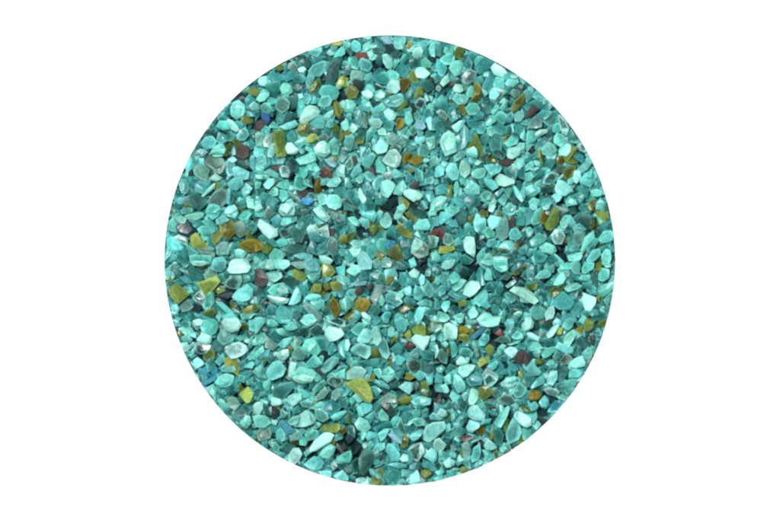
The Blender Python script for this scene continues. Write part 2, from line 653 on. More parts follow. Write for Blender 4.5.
a 30,14 34,8 40,8 38,14 34,20 31,18
a 39,8 45,15 43,20 36,18
s 45,13 49,7 57,9 58,17 54,20 48,16
o 56,14 60,12 60,18 57,20
a 41,18 47,15 53,20 49,23 43,22
g 42,24 46,22 52,24 50,32 46,35 42,30
c 22,26 26,20 32,21 35,26 32,33 26,33
a 0,20 4,18 8,21 6,27 2,28
t 7,22 10,17 14,22 10,25
a 4,30 12,23 16,25 19,29 12,34 6,35
p 11,35 18,31 26,34 28,39 24,43 16,40
a 52,27 60,21 61,27 54,34 50,42 48,40
a 63,29 68,22 74,21 78,24 76,30 66,33
t 38,30 41,25 43,32 46,36 41,39 37,37
p 36,43 41,41 48,40 50,43 46,49 38,48
t 35,40 40,37 46,38 42,41
a 53,47 58,38 65,37 66,42 60,48 55,50
p 66,42 70,37 74,38 75,46 72,53 67,51
a 1,42 4,37 8,37 8,42 4,45
t 8,38 14,41 19,43 16,48 9,48
t 18,45 25,43 28,46 20,51
t 70,17 75,14 76,20 72,21
t 63,19 68,17 71,21 67,23
t 55,37 59,34 61,38 57,40
a 0,33 3,36 1,40
a 30,51 38,49 48,50 46,55 32,55
@165,263
a 0,5 4,3 7,9 3,15 0,14
o 1,16 8,10 8,13 2,19
s 6,3 11,1 15,5 13,10 8,9
t 14,6 20,2 29,7 34,10 30,16 22,13
p 22,-1 34,-2 40,0 32,3 24,2
o 29,5 36,1 38,3 32,6
a 40,3 44,-2 53,-2 53,4 49,8 41,6
g 34,10 39,4 45,7 45,11 36,15
t 46,11 50,9 52,14 49,17 46,16
w 54,6 57,0 70,-1 75,3 73,8 64,9 56,9
a 67,10 72,10 74,15 68,19
c 51,20 54,13 58,10 66,10 67,16 63,23 56,22
t 13,13 19,11 24,17 18,18
t 7,16 12,14 17,19 12,20
y 27,18 34,17 45,11 48,16 43,22 37,26 35,30 31,24
o 4,24 9,18 16,22 21,27 12,35 6,30
c 24,30 30,23 35,30 32,34 27,34
a 32,36 36,26 42,25 43,34 39,39 34,40
o 43,24 48,20 52,24 46,27
k 44,28 50,24 56,23 59,25 53,32 48,30
a 58,29 62,24 66,24 71,18 76,23 76,29 70,33 60,32
a 61,32 72,32 71,37 64,36
g 13,37 20,31 24,38 20,41 15,42
k 24,40 26,36 31,38 29,42
a 4,38 10,35 13,40 11,43 6,43
o 33,43 38,41 43,39 44,43 40,47 34,45
a 44,33 50,34 58,41 64,49 66,54 60,50 52,42 46,37
t 45,38 49,38 53,42 50,45 45,44
a 50,46 56,42 60,45 64,52 58,54 50,52
o 67,42 72,37 80,36 80,41 70,44
k 62,39 64,37 66,40 63,42
o 56,36 60,34 62,38 58,41
a 65,45 70,42 78,44 74,48 67,49
t 18,46 24,43 25,48 20,50
t 26,44 34,47 42,50 36,51 28,48
w 24,50 30,48 34,50 33,54 26,55
t 8,46 14,43 18,46 12,49
a 5,50 10,48 14,54 8,55
t 17,20 22,22 22,27 17,24
@255,263
b 0,6 6,5 10,12 11,17 7,20 0,17
a 3,1 10,-3 18,-2 20,4 14,6 6,5
a 16,-2 26,-3 30,1 27,5 20,7
p 9,9 15,6 23,8 24,12 17,17 12,15
s 22,15 29,12 36,14 37,17 32,21
g 30,0 42,-1 44,4 38,5
o 32,8 35,5 44,9 44,13 40,16 33,12
t 43,-2 52,-3 56,5 55,9 47,9 44,6
a 45,11 50,9 57,9 56,13 50,17 47,14
y 57,4 60,0 67,3 70,8 65,13 59,12
a 57,12 62,13 67,13 61,18
a 70,4 78,2 78,9 72,10
p 67,13 73,10 78,9 78,20 74,15
a 11,24 16,19 24,17 29,20 30,26 24,29 15,28
p 19,23 23,19 28,21 29,26 22,28
s 0,14 5,20 8,28 4,29 0,27
t 39,19 45,18 46,25 43,29 41,25
o 48,24 51,18 56,18 58,23 56,27 49,27
o 59,19 64,16 66,22 61,24
y 65,17 72,15 75,20 75,24 67,24
a 66,25 72,24 71,29 68,30
p 9,28 14,28 22,30 30,31 28,35 19,37 13,33
a 29,36 34,24 37,20 41,26 39,33 34,36
a 43,31 47,27 57,28 58,31 50,33
a 48,34 52,31 60,32 60,37 55,41 51,39
a 73,33 78,30 80,42 75,40
m 64,36 67,29 72,34 74,41 70,48 66,42
t 18,46 22,37 32,41 33,45 29,52 20,51
t 9,42 13,36 18,38 18,45 10,45
o -2,36 2,36 4,39 1,42 -2,42
t 5,38 8,36 9,42 6,43
g 42,38 46,35 52,39 56,43 58,48 54,52
p 40,49 43,45 50,44 53,49 50,53 44,54
s 33,44 37,41 40,45 36,50
a 0,48 5,46 10,51 5,54 0,54
t 11,46 16,48 20,54 12,55
t 60,28 66,26 64,32 60,34
t 72,25 78,23 78,29 73,29
s 60,40 63,37 65,43 60,44
t 60,46 66,44 70,50 62,50
@345,263
p 1,7 7,1 12,2 15,6 9,12 4,10
a 12,-1 16,-4 23,-2 23,4 18,6 14,4
t 22,10 26,8 31,7 28,15 22,14
a 27,15 30,7 34,9 36,15 33,19 29,18
o 35,18 37,12 42,12 42,17 37,20
t 39,21 44,15 48,17 44,22 40,23
t 48,9 52,9 55,14 50,21 47,16
w 55,9 60,4 65,8 63,14 57,12
p 63,15 66,9 69,12 69,18 66,20 64,18
a 70,7 73,4 75,8 73,12 69,11
t 56,14 62,13 64,18 58,20
a 0,11 4,13 5,18 0,20
l 7,18 10,15 18,16 18,19 10,20
b 19,20 24,17 25,21 20,24
b 8,25 12,21 16,22 16,26 10,28
a 69,20 72,15 77,22 77,28 73,30 69,26
a 59,26 61,19 66,22 69,28 65,33 60,31
a 50,23 56,18 58,23 57,27 53,28
g 22,31 27,19 33,20 33,26 27,36
p 28,32 32,27 35,33 33,38 29,37
a 35,28 40,24 45,26 50,34 45,38 38,33 35,32
a 45,26 50,23 51,28 49,31 46,29
m 9,33 15,30 21,32 22,36 19,41 14,43 10,39
a 0,28 5,30 9,36 4,40 0,42
t 51,32 56,28 61,34 58,38 52,35
t 21,42 24,36 29,37 30,42 25,46
t 32,40 36,36 42,39 38,42 33,42
o 48,43 51,37 55,37 60,39 54,43 50,45
s 45,40 49,37 49,43 45,43
a 62,35 70,31 75,33 75,38 66,38
a 60,46 63,39 69,38 69,44 63,52 61,50
o 0,44 8,42 9,44 3,49 0,48
p 14,43 17,42 23,48 21,51 15,47
a 32,47 35,42 40,43 38,49 34,52
t 23,50 28,46 31,50 26,54
a 43,51 48,47 54,49 56,54 46,55
t 56,42 60,44 60,50 54,46
p 73,48 78,45 80,51 75,51
t 70,42 77,39 78,44 72,45
t 41,34 38,37 41,40 44,38
@435,263
p 5,4 9,-2 18,-3 15,4 9,6
t 16,2 20,-1 23,2 19,6
a 3,12 6,8 12,8 12,15 9,19 4,17
a 13,15 16,7 22,12 20,16 15,18
a 14,21 20,13 27,15 24,20 18,24
s 20,8 24,3 30,6 30,10 26,13 21,12
p 38,-1 50,-3 50,2 44,2
a 50,-2 62,-3 63,5 57,8 51,4
a 42,14 45,4 48,5 50,15 45,15
t 36,10 40,3 42,8 43,18 38,19
t 30,14 34,8 36,14 33,17
t 49,6 56,7 58,11 52,13
a 57,14 62,6 67,10 63,15
o 67,9 70,6 73,9 70,11
o 72,6 78,0 79,3 75,6
w 24,27 26,19 31,15 38,16 39,21 35,27 30,30
a 2,23 5,19 10,20 9,26 4,29
t 43,22 47,17 51,20 51,24 46,24
t 53,24 56,17 59,20 56,28 54,28
p 61,20 69,14 71,16 67,19 63,22
p 64,24 68,20 78,21 85,26 90,33 86,36 75,31
t 71,19 74,15 77,18 75,20
a 60,27 64,25 69,29 70,32 66,35 62,31
t 12,27 16,23 24,27 27,30 20,32
t 12,31 18,32 25,34 16,34
a 33,32 38,26 43,23 46,26 46,33 38,38
o 20,34 26,31 28,36 22,38
a 40,34 44,30 49,37 45,40 40,37
a 5,38 8,33 13,33 13,38 9,43
a 0,30 4,35 4,40 0,40
t 14,38 17,37 22,41 18,43 13,43
a 1,46 3,42 10,44 13,48 7,51 1,51
a 16,46 22,43 26,45 23,52 18,51
p 28,44 32,35 35,38 38,44 36,47 31,49
o 39,43 43,41 44,44 40,45
a 36,49 42,42 47,43 52,48 54,54 40,55
t 48,38 53,36 56,42 52,44
a 56,46 60,40 62,44 60,52 56,51
t 57,37 60,32 62,38 60,41
s 52,32 57,30 57,35 53,36
t 66,36 74,33 77,38 70,38
a 68,44 71,42 75,42 76,46 71,49 68,47
a 64,52 67,48 69,52 66,55
o 68,40 72,39 73,41 69,41
t 22,42 30,39 28,42 24,43
@525,263
t 1,8 6,2 9,5 8,13 3,14
a 9,12 13,7 20,6 23,10 20,13 12,14
t 17,19 24,15 25,20 18,19
a 28,6 34,1 39,3 37,8 30,9
t 33,8 38,6 42,10 38,14 33,12
a 39,0 46,-3 48,3 47,10 42,9 39,5
a 49,5 52,-1 60,0 59,5 53,9 50,9
p 24,19 29,10 33,8 36,13 33,18 27,20
a 46,14 50,10 57,11 56,16 48,16
s 58,9 63,10 63,19 59,19
a 63,12 66,4 73,6 73,13 68,16 64,15
p 67,0 73,-3 75,3 70,5
b 71,5 76,2 77,6 73,7
o 2,18 10,18 10,22 6,24 3,22
t 8,16 14,16 18,21 12,22
o 21,26 24,21 33,19 34,22 28,28 25,30
a 34,22 38,18 45,17 50,20 45,23 37,25
t 50,17 57,17 57,22 52,22
p 0,22 5,26 7,33 3,35 -4,34 -5,28
t 10,28 13,24 18,25 18,30 13,31
a 61,23 68,19 77,16 77,22 71,28 66,30
a 68,32 76,25 76,33 71,37
s 43,27 47,23 50,28 47,32
t 41,28 47,33 45,34 41,32
t 26,33 29,28 33,26 38,29 42,32 43,35 39,40 32,40 27,37
w 47,29 50,25 55,28 62,30 61,36 56,42 52,41 50,35
o 62,29 65,28 65,34 62,33
a 4,41 9,35 14,37 19,42 16,48 10,49 5,46
t 10,31 14,29 16,34 13,37
p 17,44 21,38 25,37 26,42 23,48 18,50
t 40,42 46,34 50,39 48,45 43,46
t 32,48 38,44 43,45 44,51 33,51
p 24,51 27,47 32,50 32,54 24,54
t 58,46 62,41 70,44 69,50 60,50
a 46,50 50,45 53,47 50,53
o 50,50 54,47 59,50 58,54 51,54
o 63,52 67,50 70,51 69,54
a 0,46 4,45 7,50 4,54 0,53
t 19,24 21,27 24,31 21,34 19,30
t 69,38 74,37 72,43 69,42
@165,320
a 7,0 12,-1 13,4 9,6
p 10,7 16,4 22,6 27,12 27,16 20,14
o 10,10 14,9 16,13 13,16
a 14,15 19,12 24,17 22,20 15,19
p 13,20 19,19 22,24 20,28 15,28
l 23,3 27,-1 31,2 31,7 27,9
a 30,4 33,0 42,-1 47,3 44,11 39,14 33,10
w 27,17 34,9 41,14 40,20 36,22 30,20
c 25,21 28,19 36,22 40,22 36,29 30,30 25,27
w 49,2 52,-2 63,-2 67,4 64,9 57,11 53,9
a 45,15 48,9 52,7 58,13 60,17 56,20 50,22 46,19
m 66,5 71,3 71,8 66,9
a 72,0 78,-1 78,10 73,9
t 70,9 77,10 74,15 70,14
a 60,15 66,13 69,16 65,19
c 52,27 58,21 64,19 70,22 72,26 67,30 63,33 56,33
s 42,20 47,18 51,23 48,29 43,27
o 33,32 39,25 43,28 43,33 37,37
a 20,30 24,29 27,31 23,34
p 22,37 28,32 36,38 30,42 26,44
u 28,46 36,42 40,36 45,42 45,50 36,55 28,54
a 43,36 50,29 52,34 47,40
o 50,34 57,32 62,34 65,41 63,48 58,42
a 48,41 53,38 60,40 62,44 57,46 49,45
a 46,50 53,46 60,48 59,54 50,56
a 71,32 78,24 78,34 73,35
t 64,37 69,35 71,40 66,44
a 68,41 75,35 78,38 75,42
t 62,49 70,44 75,47 70,52 63,53
p 75,18 79,15 79,22 76,22
p 75,45 79,41 79,48
@255,320
a 0,-2 7,-2 8,3 2,11 0,12
a 10,2 13,-1 17,0 20,4 16,6 11,5
a 21,0 31,-1 29,3 24,3
a 27,6 30,1 35,2 37,7 32,9 28,9
t 30,10 38,7 37,11 33,11
p 39,0 54,-1 52,3 47,6 41,3
s 38,8 45,7 45,13 39,12
g 47,9 54,3 59,6 59,11 52,14 48,12
c 63,0 72,-2 78,1 78,6 70,4
w 60,10 64,5 70,7 75,8 78,12 74,16 68,19 64,19 61,15
a 0,14 8,11 10,15 8,20 0,22
g 10,14 16,19 20,22 15,26 9,24
t 12,13 18,9 23,13 22,19 16,18
a 18,8 24,7 32,13 33,16 26,15 20,12
a 20,21 24,17 33,15 30,20 25,25 22,24
g 34,14 41,19 36,24 34,22
p 17,29 24,26 29,25 30,31 25,36 20,34
o 28,23 33,22 34,28 30,27
g 32,31 37,23 44,29 42,34 34,33
a 41,23 44,17 50,16 55,20 57,27 53,32 46,29 41,26
t 53,17 58,15 64,20 61,25 57,26
t 63,24 68,21 71,26 66,30
a 72,22 78,16 78,33 73,28
a 43,39 51,30 56,34 59,38 53,41 45,41
a 58,40 62,35 68,31 73,33 72,37 66,43 60,46 57,44
a 10,44 15,37 21,35 27,42 24,48 15,52 10,51
w 29,42 31,36 36,37 36,41 31,46 30,53 28,52
a 32,47 38,41 48,41 53,46 51,52 40,55 33,52
a 0,28 7,22 8,27 2,33 0,32
t 8,32 13,28 17,33 13,37
a 0,42 6,38 9,44 8,50 3,50
t 0,34 5,34 5,38 1,41
a 62,49 67,45 71,48 70,53 64,54
a 72,45 78,42 78,51 73,50
t 53,46 57,49 57,54 52,53
t 12,37 17,33 20,36 14,39
@345,320
c 0,0 4,1 4,4 0,6
a 14,-1 23,-3 22,4 17,6
a 5,9 12,2 17,4 17,9 12,14 8,12
p 10,18 13,11 20,7 24,10 24,15 20,20 13,20
p 23,8 29,3 31,10 32,18 28,23 24,20
a 37,9 40,5 43,8 43,13 40,15 37,13
t 31,9 36,7 36,14 33,14
t 30,4 40,2 41,5 32,6
a 43,0 51,-2 54,4 51,11 46,10 44,5
o 58,8 63,4 69,3 70,13 60,13
y 51,13 54,8 57,9 58,14 55,17
w 57,16 61,12 68,14 74,14 72,21 68,27 66,26 65,21 59,20
o 39,18 44,14 46,16 41,20
r 51,24 55,18 58,19 61,22 56,25
a 5,26 9,21 14,20 22,23 22,28 18,33 12,30 7,29
o 20,30 25,24 29,25 31,32 25,32
a 28,23 33,16 36,18 37,25 39,29 36,34 32,31
t 40,25 46,20 50,24 48,30 43,28
a 56,30 60,25 65,23 66,27 63,33 58,32
a 43,33 47,29 53,34 48,39 45,38
g 54,34 57,33 66,37 66,43 63,47 57,45 54,40
t 9,37 20,35 29,34 28,41 20,40 12,40
p 0,46 8,40 14,40 19,44 16,50 8,52 0,51
o 20,51 23,45 26,47 24,53 19,53
a 23,43 30,42 33,47 31,52 27,48
a 33,44 38,40 43,46 43,50 38,53 34,51
t 38,36 43,36 48,42 42,44 38,40
t 43,48 50,42 51,46 46,52
s 68,36 75,42 74,47 67,48
t 66,27 76,29 76,35 68,33
o 53,46 61,47 58,52 52,52
p 0,17 3,16 4,22 2,30 0,31
a 2,33 6,32 8,37 5,41 1,37
p 61,0 66,-1 64,4 62,3
a 72,21 77,18 79,20 79,28 75,27
g 72,8 78,5 79,10 75,11
t 30,40 34,35 37,37 34,42
a 70,48 76,46 78,50 71,53
a 33,-1 38,-1 37,3 34,2
@435,320
g 0,5 5,4 6,7 2,11 0,11
p 8,3 12,2 20,6 18,10 19,17 14,19 8,16 7,9
a 13,0 18,1 21,5 15,4
p 18,-2 25,-2 24,2 21,3
m 20,9 23,5 28,6 30,10 24,13 21,12
y 20,13 25,12 29,13 30,18 27,20 21,17
o 29,8 34,6 37,10 33,14 30,12
u 31,15 37,9 43,5 46,6 42,10 35,16
p 37,0 44,-3 57,-3 55,4 50,6 43,5
a 38,17 42,12 46,11 47,17 44,22 39,22
r 52,12 57,7 60,11 60,13 56,14
a 60,3 63,-1 68,0 68,6 65,9
t 49,8 55,5 54,11 51,11
a 66,15 71,9 75,12 76,17 70,17
g 52,18 58,14 65,16 65,19 58,20
a 62,21 70,18 76,17 72,20 65,22
a 54,25 58,21 62,22 60,27 55,31
p 60,26 65,23 70,24 72,27 68,33 63,29
b 68,34 73,28 78,27 79,36 75,38 70,36
p 5,20 9,18 12,21 9,24 6,22
a 13,19 17,19 20,27 18,31 15,33 14,28
o 9,24 13,22 14,28 11,30
g 2,26 7,25 11,32 10,38 5,36 2,31
a 21,28 23,24 28,24 33,28 32,33 27,33 22,30
g 32,20 34,20 38,30 36,32 34,28
o 44,24 47,21 51,24 50,31 46,31
w 18,36 22,31 26,33 29,37 23,39 19,39
p 20,41 26,38 35,39 33,44 28,49 24,50 20,46
y 36,37 41,32 47,33 49,36 43,39 39,41
a 45,40 53,35 55,37 53,42 49,44 46,42
t 52,43 58,39 64,42 62,47 55,47
t 63,35 70,39 73,43 68,45 64,42
g 41,48 45,42 52,46 55,49 52,55 42,54
t 9,44 13,39 18,41 15,46 10,47
a 8,52 11,47 17,43 20,50 19,55 10,56
a 1,42 6,39 9,42 6,46 2,45
p 0,22 2,21 3,27 1,33 0,34
t 2,46 7,50 6,54 0,54
t 30,52 36,48 41,50 39,55 31,56
p 63,50 69,48 71,52 67,55 62,54
p 75,3 78,1 79,10 76,9
o 72,45 76,44 77,50 73,50
t 72,20 78,21 78,25 73,24
t 57,32 61,31 62,36 58,36
@525,320
s 13,4 17,0 23,3 21,8 15,7
p 17,14 22,8 28,1 32,1 29,8 24,14 20,16
a 33,2 38,-2 43,0 41,6 37,9 32,6
y 27,12 30,6 33,7 31,13
t 45,2 50,-2 50,5 46,5
m 44,8 47,5 50,6 49,12 46,11
o 50,4 53,-1 59,2 58,7 54,10 51,9
o 62,6 65,1 71,-1 70,7 64,8
a 58,8 63,6 67,10 66,14 60,13
p 1,12 6,11 13,15 12,19 3,17
p 34,15 38,10 43,8 45,13 42,18 39,23 35,24 33,20
s 44,18 50,14 56,20 54,25 47,22
b 56,14 60,13 60,19 57,20
t 50,13 55,10 55,16
a 2,25 7,19 11,19 15,24 9,27 5,27
t 15,17 21,15 26,17 26,22 19,22
a 14,30 18,25 24,23 26,27 20,32 16,33
a 24,32 27,26 33,30 31,34 27,35
a 26,24 29,19 35,24 42,24 42,29 36,30
a 6,28 12,28 12,33 9,32
o 8,35 12,33 17,35 14,38 9,38
b 0,27 5,32 3,37 0,39
t 45,26 49,24 50,29 47,30
a 49,29 55,23 58,24 58,33 53,34
g 30,36 36,29 41,33 37,38 33,39
p 37,38 43,33 48,31 53,37 52,40 44,42 39,41
s 29,40 36,40 38,44 35,49 30,46
a 0,42 5,36 8,38 14,45 12,48 4,49
a 38,45 44,42 50,45 46,50 38,50
t 62,19 66,17 64,23 61,22
t 26,14 31,12 31,18
a 20,38 28,38 27,42 21,42
p 19,50 22,44 28,44 28,51 24,57 19,56
a 60,30 62,24 58,22 58,30
w 0,-2 5,-3 8,2 7,7 2,9 0,8
@181,377
u 17,5 31,-2 30,2 20,7
a 29,5 34,-1 45,-1 46,5 40,9 34,9
a 23,9 28,6 31,12 30,20 26,15
t 33,9 40,10 46,6 48,12 44,16 39,14
o 49,8 51,6 55,10 51,13
a 50,-2 56,-1 55,5 50,3
a 56,3 62,0 63,6 58,7
y 50,15 56,11 58,8 63,14 61,20 57,23
t 64,5 70,4 71,11 66,10
a 71,5 78,1 78,12 74,13 72,9
a 63,15 68,18 67,21 63,20
a 30,21 34,18 38,22 40,28 38,30
g 40,19 44,17 49,19 51,24 47,28 43,26
t 45,34 51,27 56,23 60,28 58,33 51,37
a 51,39 56,33 60,34 61,40 57,45 53,43
w 61,26 66,22 71,22 71,28 67,34 62,32
a 62,36 67,33 75,35 78,40 72,44 65,43
t 32,13 37,15 37,20 33,19
g 66,49 69,44 75,44 78,48 77,53 68,55
t 39,31 43,29 44,34 41,34
t 55,46 62,48 61,54 58,54
s 72,26 78,26 78,33 73,32
@271,377
t 2,11 8,6 18,5 19,9 14,13 10,19 3,16
p 18,0 28,-3 38,0 36,4 28,6 21,4
w 0,17 8,19 10,23 6,25 0,25
p 14,17 22,13 26,14 27,19 22,24 16,27 14,22
a 22,9 29,11 34,14 33,18 28,18 24,13
a 36,11 40,6 46,2 48,6 43,11 37,16
a 36,2 40,-1 43,1 40,5
c 48,4 52,-1 62,1 62,5 57,10 51,7
c 38,18 43,12 47,8 50,13 46,18 39,21
g 53,13 57,10 60,15 56,20 53,18
a 62,17 66,11 70,10 66,16
t 48,22 55,20 60,26 58,29 51,32 47,28
t 59,20 64,17 67,22 65,27 60,25
y 64,6 72,2 80,0 86,8 89,18 86,22 81,21 75,13
a 25,22 32,19 36,22 33,27 27,26
k 0,29 4,27 8,31 7,35 2,36
a 8,28 15,32 11,36 8,34
t 18,29 23,25 25,30 20,32
c 14,39 18,35 24,33 24,39 20,42 16,41
c 19,41 24,34 30,29 35,31 39,36 38,40 30,42 20,43
a 38,24 44,21 47,25 44,27 39,28
a 38,28 43,27 49,31 50,36 45,39 40,37
a 52,34 56,31 65,29 65,31 59,37 54,38
u 7,39 10,37 17,42 22,47 15,50 10,46
y 41,45 46,42 59,40 60,45 57,48 48,48
o 60,46 65,43 66,47 61,51
a 28,48 32,44 38,45 41,48 39,54 31,56
a 4,48 8,44 12,49 12,55 5,57
p 0,37 6,38 4,42 0,41
g 16,51 24,48 24,54 17,56
a 70,17 75,13 80,20 78,22 73,20
t 58,39 66,34 66,38 61,41
a 74,27 78,24 80,33 76,34
p 72,40 77,34 84,38 87,44 82,49 75,46
o 66,32 70,33 70,41 67,40
w 33,62 38,54 46,48 52,48 55,50 52,56 45,58 39,64 34,65
@361,377
o 37,1 44,-2 47,0 42,3
a 12,3 18,3 25,9 24,11 16,9
a 16,-1 27,-2 28,2 23,5
a 6,9 13,8 18,12 14,17 9,15
t 24,6 32,2 33,8 27,10
p 32,9 38,4 46,5 45,11 42,16 38,13
s 46,5 50,3 53,7 48,11
a 56,0 62,-1 62,6 58,7
a 64,8 68,0 71,6 72,14 65,13
p 69,8 74,5 77,12 75,15 72,14
p 71,0 78,-2 78,6 73,4
g 16,20 24,14 30,16 31,21 24,22
o 30,20 40,17 44,18 44,22 37,25 31,23
s 15,28 19,22 26,23 31,28 28,34 22,32
a 0,23 8,21 10,25 10,29 4,32 0,32
a 3,35 11,29 14,33 8,41
p 15,31 18,27 24,34 24,38 18,38 15,35
a 26,38 29,34 34,35 32,40 28,42
c 31,42 34,35 39,46 39,51 33,46
a 49,17 54,17 61,19 60,24 52,25 49,21
b 64,22 68,15 70,17 68,26 65,26
a 43,31 48,27 52,30 51,34 46,35
a 44,38 50,35 56,38 55,42 48,43
a 59,34 62,31 66,34 72,36 68,38 60,37
p 65,33 69,27 74,29 75,34 70,36
a 71,26 77,20 79,24 78,29
t 12,44 22,39 28,42 20,47 14,48
p 53,50 56,43 62,39 72,38 74,42 72,47 66,52 60,57 55,56 53,54
a 42,51 50,46 54,46 52,52 46,56
t 38,44 42,41 46,44 42,49
a 0,42 5,42 5,50 2,55 0,55
t 32,26 42,25 42,28 34,29
t 53,30 58,28 58,34 54,36
a 72,42 77,40 78,46 74,48
@451,377
a 3,-2 8,0 13,8 12,12 6,14 2,6
t 14,3 19,-2 26,2 25,6 17,7
c 28,1 32,-3 40,0 36,6 31,9 29,6
p 15,20 17,11 21,7 24,10 24,18 20,24 16,24
a 9,16 14,12 17,14 14,20
o 24,9 30,8 37,12 33,17 28,21 25,19
g 35,12 40,9 42,14 38,18
c 25,23 32,21 40,22 38,26 30,27
p 42,6 47,2 54,-1 57,5 54,10 50,12 46,10
a 53,14 59,4 65,9 66,12 61,18 56,18
g 40,20 46,15 52,16 56,21 50,24 44,24
t 58,20 64,20 67,24 61,24
o 59,25 64,25 70,30 65,31
a 68,24 73,21 76,25 72,29
t 6,20 9,17 14,24 12,29 7,26
t 0,24 4,22 7,28 3,30
p 14,30 18,24 23,24 30,33 29,38 20,38 15,35
p 0,32 3,32 4,36 2,39 0,39
p 13,44 16,37 25,40 24,44 18,49 14,47
m 21,46 26,41 30,46 29,50 23,50
a 25,42 28,37 35,36 33,40
a 37,40 42,32 49,25 51,27 48,36 43,44 39,43
o 42,40 46,34 50,37 48,48 45,45
t 36,46 42,45 45,51 43,60 38,54
a 48,48 51,40 54,35 59,40 60,47 57,55 50,58 48,53
p 54,34 56,29 62,31 69,37 70,42 66,44 61,42 57,38
a 61,45 65,40 70,44 71,51 68,58 62,54
o 55,53 59,48 63,53 61,58 56,58
a 69,38 74,29 75,34 71,41
a 70,42 75,38 78,41 74,46
t 3,47 8,43 13,47 8,52
b 7,53 14,50 19,52 17,55 10,55
o 35,46 37,44 36,54 34,53
t 50,26 54,24 57,29 54,33
@525,360
t 0,13 4,16 3,19 0,18
a 5,23 11,16 18,14 17,20 11,23 6,25
m 2,31 6,26 12,27 15,31 11,35 5,35
a 12,37 17,31 21,34 22,40 19,43 14,41
a 34,24 36,18 41,16 46,17 44,22 40,26 36,28
c 16,26 20,24 27,25 30,28 27,32 20,30
a 27,32 33,28 38,31 36,36 30,34
t 26,22 33,19 36,24 34,28 28,26
a 4,41 7,36 12,40 11,43 6,44
k 12,45 16,42 20,46 17,49 13,49
u 22,40 26,35 33,36 28,42 23,44
k 11,50 15,49 18,53 14,55
t 37,12 43,10 49,12 47,15 38,16
p 44,18 48,16 52,12 48,20
@271,430
a 1,12 4,10 8,15 6,20 2,18
s 9,17 13,12 20,14 18,21 13,24
c 15,22 19,16 24,16 27,21 24,27 19,31 15,27
a 24,8 28,5 32,10 30,14 25,13
a 28,20 32,17 35,20 30,24
a 42,22 46,15 51,12 56,15 54,21 50,25 45,24
a 28,30 37,23 43,24 46,29 44,33 36,36
a 56,26 63,20 69,18 70,24 68,29 62,28
b 60,14 64,13 66,17 62,19
p 41,36 46,35 52,35 53,39 52,42 44,41
a 54,40 61,35 67,40 67,44 58,43
g 52,30 55,26 58,32 54,35
s 58,30 64,29 70,34 68,37 61,35
s 70,29 77,24 79,30 75,36 71,34
p 73,43 79,41 79,46 74,46
t 67,40 73,41 72,44 68,44
@361,430
a 3,5 7,1 13,3 12,7 6,9
a 15,4 20,-1 25,-1 21,7 17,10
l 23,4 28,2 36,9 35,12 29,10
o 34,14 37,4 41,6 40,14 37,16
a 42,6 46,2 53,2 50,7 44,9
a 5,14 8,9 12,13 9,16
p 10,16 15,11 21,11 21,16 17,19
g 11,20 18,20 17,25 12,24
s 0,26 5,16 10,20 8,32 3,38 0,37
a 21,18 23,12 28,12 34,21 33,27 27,27
w 33,25 37,20 41,22 42,27 36,28
c 41,17 45,13 52,11 55,16 53,23 49,28 43,24
c 62,14 64,8 68,7 74,13 71,18 67,20 63,18
p 54,23 59,19 61,15 66,20 66,26 63,29
a 11,33 20,25 20,30 15,33
a 23,30 31,28 40,30 40,33 30,33
t 54,26 60,28 59,33 54,32
o 9,42 16,34 21,36 20,43 15,47 9,46
t 20,40 25,32 32,33 36,40 31,46 24,45
t 35,34 42,36 41,41 36,40
p 37,47 42,39 48,34 52,40 52,47 44,49
o 52,36 58,33 61,38 56,42 53,41
p 71,28 78,22 79,32 74,33
a 64,36 70,32 72,37 67,40
a 63,42 70,38 72,43 65,45
p 0,41 6,43 7,47 0,47
t 42,28 48,29 47,35 43,33
s 72,12 78,8 78,15 74,16
a 31,46 36,42 40,46 36,48
@451,430
c 0,13 4,14 5,17 0,20
g 9,13 14,10 17,17 16,22 11,24
a 10,26 16,26 18,34 14,33
a 17,24 20,15 25,12 26,19 24,26 19,28
p 28,14 32,7 38,12 40,16 35,18 30,17
a 27,17 33,18 38,24 33,27 29,22
a 42,16 46,11 53,17 49,20 43,19
a 17,10 24,6 26,8 18,12
p 19,31 24,25 28,28 24,32 20,33
p 26,30 31,27 34,29 28,31
a 41,21 46,20 43,23
t 50,11 58,11 56,15 52,15
p 0,25 4,27 3,31 0,32
o 37,19 40,17 41,22 38,24
p 5,37 10,36 10,39 5,40
o 7,34 12,32 15,36 9,37
"""
K = 90 / 78.0
def read_outlines():
    out = []; ox = oy = 0
    for ln in OUTLINES.strip().splitlines():
        ln = ln.strip()
        if not ln: continue
        if ln[0] == '@':
            ox, oy = [float(v) for v in ln[1:].split(',')]; continue
        w = ln.split()
        pts = []
        for q in w[1:]:
            a, b = q.split(',')
            pts.append((ox + float(a) * K - 389.8, 260.5 - (oy + float(b) * K)))
        out.append((w[0], np.array(pts)))
    return out

# ---------------------------------------------------------------- stone shapes
def centroid(P):
    x, y = P[:, 0], P[:, 1]; x2, y2 = np.roll(x, -1), np.roll(y, -1)
    c = x * y2 - x2 * y; A = c.sum() / 2
    if abs(A) < 1e-6: return P.mean(0), 0.0
    return np.array([((x + x2) * c).sum() / (6 * A), ((y + y2) * c).sum() / (6 * A)]), abs(A)

def rough_outline(P, r):
    """breaks long straight sides with a small chip so the outline is not a plain polygon"""
    Q = []
    n = len(P)
    for i in range(n):
        a, b = P[i], P[(i + 1) % n]
        Q.append(a)
        d = b - a; L = np.hypot(*d)
        if L > 4.5:
            nrm = np.array([-d[1], d[0]]) / L
            t = r.uniform(.35, .65)
            m = a + d * t
            s = np.sign(np.dot(m, nrm)) or 1
            Q.append(m + nrm * s * r.uniform(-.05, .045) * L)
    return np.array(Q)

